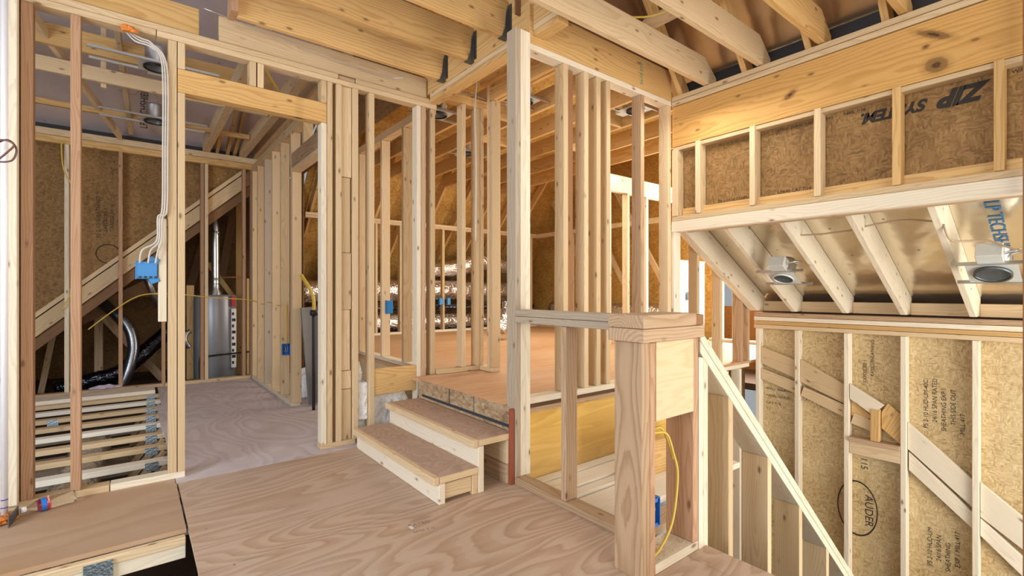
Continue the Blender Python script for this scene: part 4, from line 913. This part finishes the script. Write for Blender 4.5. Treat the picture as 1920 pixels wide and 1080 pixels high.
# window end of the platform room
XN = 5.22
box('inner_header', (4.86, 6.4, 4.20, 4.289, 2.50, 2.72), 'white', 'bright pale header above the window bay studs', 'header')
GZ = 'studs before the window bay'
for i, (x, y, m) in enumerate(((4.92, 4.20, 'white'), (5.30, 4.20, 'stud'), (5.72, 4.20, 'white'), (6.15, 4.20, 'white'))):
    box('stud', (x, x + .05, y, y + W4, .457, 2.498), m, f'sunlit stud before the window bay, {NTH[i]} from the silver ducts', 'stud', GZ)
box('foil_board', (5.25, 6.25, 3.62, 3.65, .46, 1.55), 'fboard', 'grey foil faced insulation board standing by the window bay', 'insulation board', axis='x')
box('board_edge', (5.25, 6.25, 3.61, 3.655, 1.551, 1.575), 'white', 'white strip along the top of the foil faced board', 'strip')
jbox((5.9, 3.58, 1.1), (.07, .04, .12), 'blue outlet box hung before the foil faced board', 'bluel', open_front=False)
GXw = 'studs of the bright window wall'
for i, y in enumerate((2.5, 2.9, 3.32, 3.52)):
    box('stud', (6.5, 6.589, y, y + T, .457, 2.6), 'white', f'bright stud of the window wall, {NTH[i]} from the stairwell', 'stud', GXw)
box('bottom_plate', (6.5, 6.589, 2.4, 3.7, .457, .495), 'white', 'bottom plate of the bright window wall', 'plate')
struct('terrain_ground', (7.2, 30, -15, 20, -.30, -.2), 'dark')
box('fence_board', (8.5, 8.53, 2.0, 5.0, -.2, .9), 'brown', 'brown fence seen outside the window bay', 'fence')
jbox((4.86, 2.40, 1.08), (.055, .04, .115), 'bright blue box on the stud beside the low wall plates', 'bluel', open_front=False)
struct('wall_platform_end', (7.1, 7.12, 3.8, 9.5, -.1, 4.2), 'osb_g', axis='y')
box('top_plate', (6.45, 6.54, 4.35, 7.38, 2.25, 2.325), 'stud', 'top plate of the framing at the far end of the platform', 'plate')
box('bottom_plate', (6.45, 6.54, 4.35, 7.38, .457, .495), 'stud', 'bottom plate of the framing at the far end of the platform', 'plate')
for i, y in enumerate((4.36, 4.76, 5.18, 5.6, 6.0, 6.42, 6.84)):
    box('stud', (6.45, 6.54, y, y + T, .496, 2.249), 'stud', f'stud at the far end of the platform, {NTH[i]} from the window bay', 'stud', 'studs at the far end of the platform')
for i, y in enumerate((4.6, 5.4, 6.2)):
    beam('roof_brace', (6.8, y, 1.2), (6.7, y + 1.0, 3.0), W4, T, (1, 0, 0), 'stud', f'leaning brace behind the framing at the platform end, {NTH[i]} from the window bay', 'brace')
tube('silver_duct', [(6.85, 4.3, .75), (6.82, 5.2, .8), (6.84, 6.2, .78), (6.85, 7.3, .8)], .17, 'duct', 'silver duct behind the framing at the far end of the platform', 'duct', GDu, seg=20, jit=.05)
# platform can lights
can_light((2.28, 4.05, 2.84), 'can light over the platform just past the corner stud', 'x', .08, .5, 1)
can_light((2.85, 3.45, 2.92), 'can light over the platform behind the triple corner post', 'x', .08, .42, 1)
can_light((3.85, 2.95, 2.92), 'can light over the platform near the lone tall stud', 'x', .08, .42, 1)
can_light((3.35, 5.2, 2.92), 'farthest can light over the platform', 'x', .08, .42, 1)
fan = empty('vent_fan', (2.25, 3.82, 2.96), 'black bath fan housing hung between bars by the corner stud', 'vent fan')
box('housing', (2.15, 2.35, 3.72, 3.92, 2.96, 3.06), 'galv', parent=fan)
box('blower', (2.17, 2.33, 3.74, 3.90, 2.945, 2.959), 'black', parent=fan)
for y in (3.70, 3.94): box('hanger_bar', (2.0, 2.6, y - .006, y + .006, 2.95, 2.965), 'galv', parent=fan)

# ------------------------------------------------------------------ bottle, pipe
bt = empty('water_bottle', (-.45, 3.575, 0), 'empty clear water bottle with a red and blue label lying on the floor', 'bottle')
ang = math.atan2(.07, .194)
BM = Matrix.Translation((-.447, 3.492, .034)) @ Matrix.Rotation(ang, 4, 'Z') @ Matrix.Rotation(math.pi / 2, 4, 'Y')
prof = [(.0115, .008), (.0125, .02), (.016, .028), (.026, .05), (.0315, .066), (.032, .072), (.031, .10), (.032, .102)]
for k in range(5): prof += [(.032, .105 + k * .018), (.0298, .111 + k * .018), (.032, .117 + k * .018)]
prof += [(.032, .202), (.029, .208), (0, .205)]
lathe('body', prof, 'bottle', BM, bt, 32)
lathe('cap', [(0, -.006), (.014, -.006), (.0145, .0), (.0145, .014), (.0125, .014)], 'pvc', BM, bt, 24)
lathe('label_band', [(.0332, .066), (.0332, .088)], 'blue', BM, bt, 32)
lathe('label_band', [(.0329, .066), (.0329, .0685)], 'red', BM, bt, 32)
lathe('label_band', [(.0329, .101), (.0329, .1035)], 'red', BM, bt, 32)
def onband(h, phi, r):                                  # a point on the bottle's label, phi from the side that faces the room
    c = BM @ Vector((0, 0, h)); ax = (BM.to_3x3() @ Vector((0, 0, 1))).normalized(); side = Vector((ax.y, -ax.x, 0))
    return c + side * r * math.cos(phi) + Vector((0, 0, 1)) * r * math.sin(phi), ax, side
q, ax, sd = onband(.0685, .55, .0335)
up = (Vector((0, 0, 1)) * math.cos(.55) - sd * math.sin(.55))
lathe('label_band', [(.0328, .070), (.0328, .100)], 'red', BM @ Matrix.Rotation(0, 4, 'Z'), bt, 32).scale = (1, 1, 1)
text('label_text', 'Ozarka', .0125, onband(.098, .35, .0338)[0], up, -ax, 'paper', bt)
pp = empty('plumbing_pipe', (-.512, 3.5, 0), 'white plastic pipe with two purple bands rising from the floor', 'pipe')
tube('pipe', [(0, 0, .02), (0, 0, 3.2)], .0135, 'pvc', parent=pp, seg=24)
for z in (.06, .10): lathe('primer_band', [(.0138, z), (.0138, z + .006)], plain('purple_primer', (.10, .06, .30), .4), Matrix.Translation((-.512, 3.5, 0)), pp, 24)
lump('sealant_foam', (-.515, 3.47, .012), (.045, .06, .018), 'orange', 'orange sealant foam around the foot of the white pipe', 'foam', seed=12, amp=.5)
beam('steel_strap', (-.478, 3.36, .03), (-.463, 3.50, .03), .055, .004, (1, 0, 0), 'hang', 'dark steel strap beside the orange foam', 'strap')
tube('dark_cable', [(-.56, 3.45, 1.86), (-.49, 3.40, 1.90), (-.455, 3.39, 1.86), (-.47, 3.39, 1.80), (-.52, 3.40, 1.79), (-.49, 3.385, 1.83), (-.462, 3.38, 1.875), (-.50, 3.39, 1.895), (-.56, 3.43, 1.88)], .0045, 'wired', 'coil of dark cable beside the white pipe', 'cable', seg=8)
tube('yellow_cable', [(-.62, 7.20, 2.80), (-.60, 7.18, 2.5), (-.50, 7.2, 2.2), (-.47, 7.2, 1.5), (-.52, 7.2, 1.2), (-.62, 7.2, .95)], .007, 'wirey', 'yellow cable running down beside the pale back wall stud', 'cable', seg=6)
tube('yellow_cable', [(-.40, 7.23, .73), (-.20, 7.2, .92), (0, 7.2, 1.08), (.15, 7.2, 1.13), (.3, 7.2, 1.12)], .007, 'wirey', 'yellow cable arching across the dark attic opening', 'cable', seg=6)
box('scrap_board', (-2, .20, 6.93, 7.16, -.02, .02), 'wash', 'whitish loose board lying on the trusses by the back wall', 'board')
box('paper_scrap', (1.06, 1.075, 2.14, 2.17, .001, .003), 'paper', 'tiny white paper scrap on the plywood floor', 'scrap', bev=0)

# ------------------------------------------------------------------ light
w = bpy.data.worlds.new('daylight'); scene.world = w; w.use_nodes = True
bg = w.node_tree.nodes['Background']; bg.inputs[0].default_value = (.90, .95, 1.0, 1); bg.inputs[1].default_value = .62
def area(name, loc, target, size, power, col):
    d = bpy.data.lights.new(name, 'AREA'); d.energy = power; d.color = col; d.shape = 'RECTANGLE'; d.size, d.size_y = size
    o = bpy.data.objects.new(name, d); COL.objects.link(o); o.location = loc
    o.rotation_euler = (Vector(target) - Vector(loc)).to_track_quat('-Z', 'Y').to_euler(); o['kind'] = 'structure'
    return o
area('window_light_left', (-3.0, 1.2, 1.5), (1.5, 3.4, .6), (2.4, 1.9), 270, (.82, .90, 1))
area('window_light_behind', (.4, -2.6, 1.9), (2.5, 3, 1.3), (3.0, 2.2), 165, (1, .93, .82))
area('window_light_stair', (3.4, -2.4, -.4), (4.4, 1.4, .9), (2.0, 2.4), 260, (1, .96, .90))
area('window_light_platform', (7.6, 3.1, 1.7), (4.0, 3.8, 1.0), (1.6, 1.8), 620, (1, .94, .84))
area('stairwell_fill', (3.0, 1.75, 2.55), (2.9, 1.8, -1), (.7, .3), 14, (1, .95, .85))  # soft fill added over the stairwell, no fixture here
area('platform_fill', (4.2, 5.0, 2.7), (4.2, 5.0, 0), (1.8, 1.8), 95, (1, .90, .72))  # added fill to brighten the platform room, without a fixture
# ------------------------------------------------------------------ camera
cam = bpy.data.cameras.new('camera'); co = bpy.data.objects.new('camera', cam); COL.objects.link(co)
cam.sensor_width = 36; cam.lens = 36 * 904 / 1920; cam.shift_y = 8 / 1920; cam.clip_start = .02
a = math.radians(51.85)
co.location = (0, 0, 1.15); co.rotation_euler = (math.pi / 2, 0, math.atan2(math.sin(a), math.cos(a)) - math.pi / 2)
scene.camera = co
scene.view_settings.view_transform = 'Standard'; scene.view_settings.look = 'None'; scene.view_settings.gamma = 1
scene.view_settings.exposure = -.68
dup = {k: v for k, v in LABELS.items() if len(v) > 1}
if dup: print('DUP LABELS', dup)
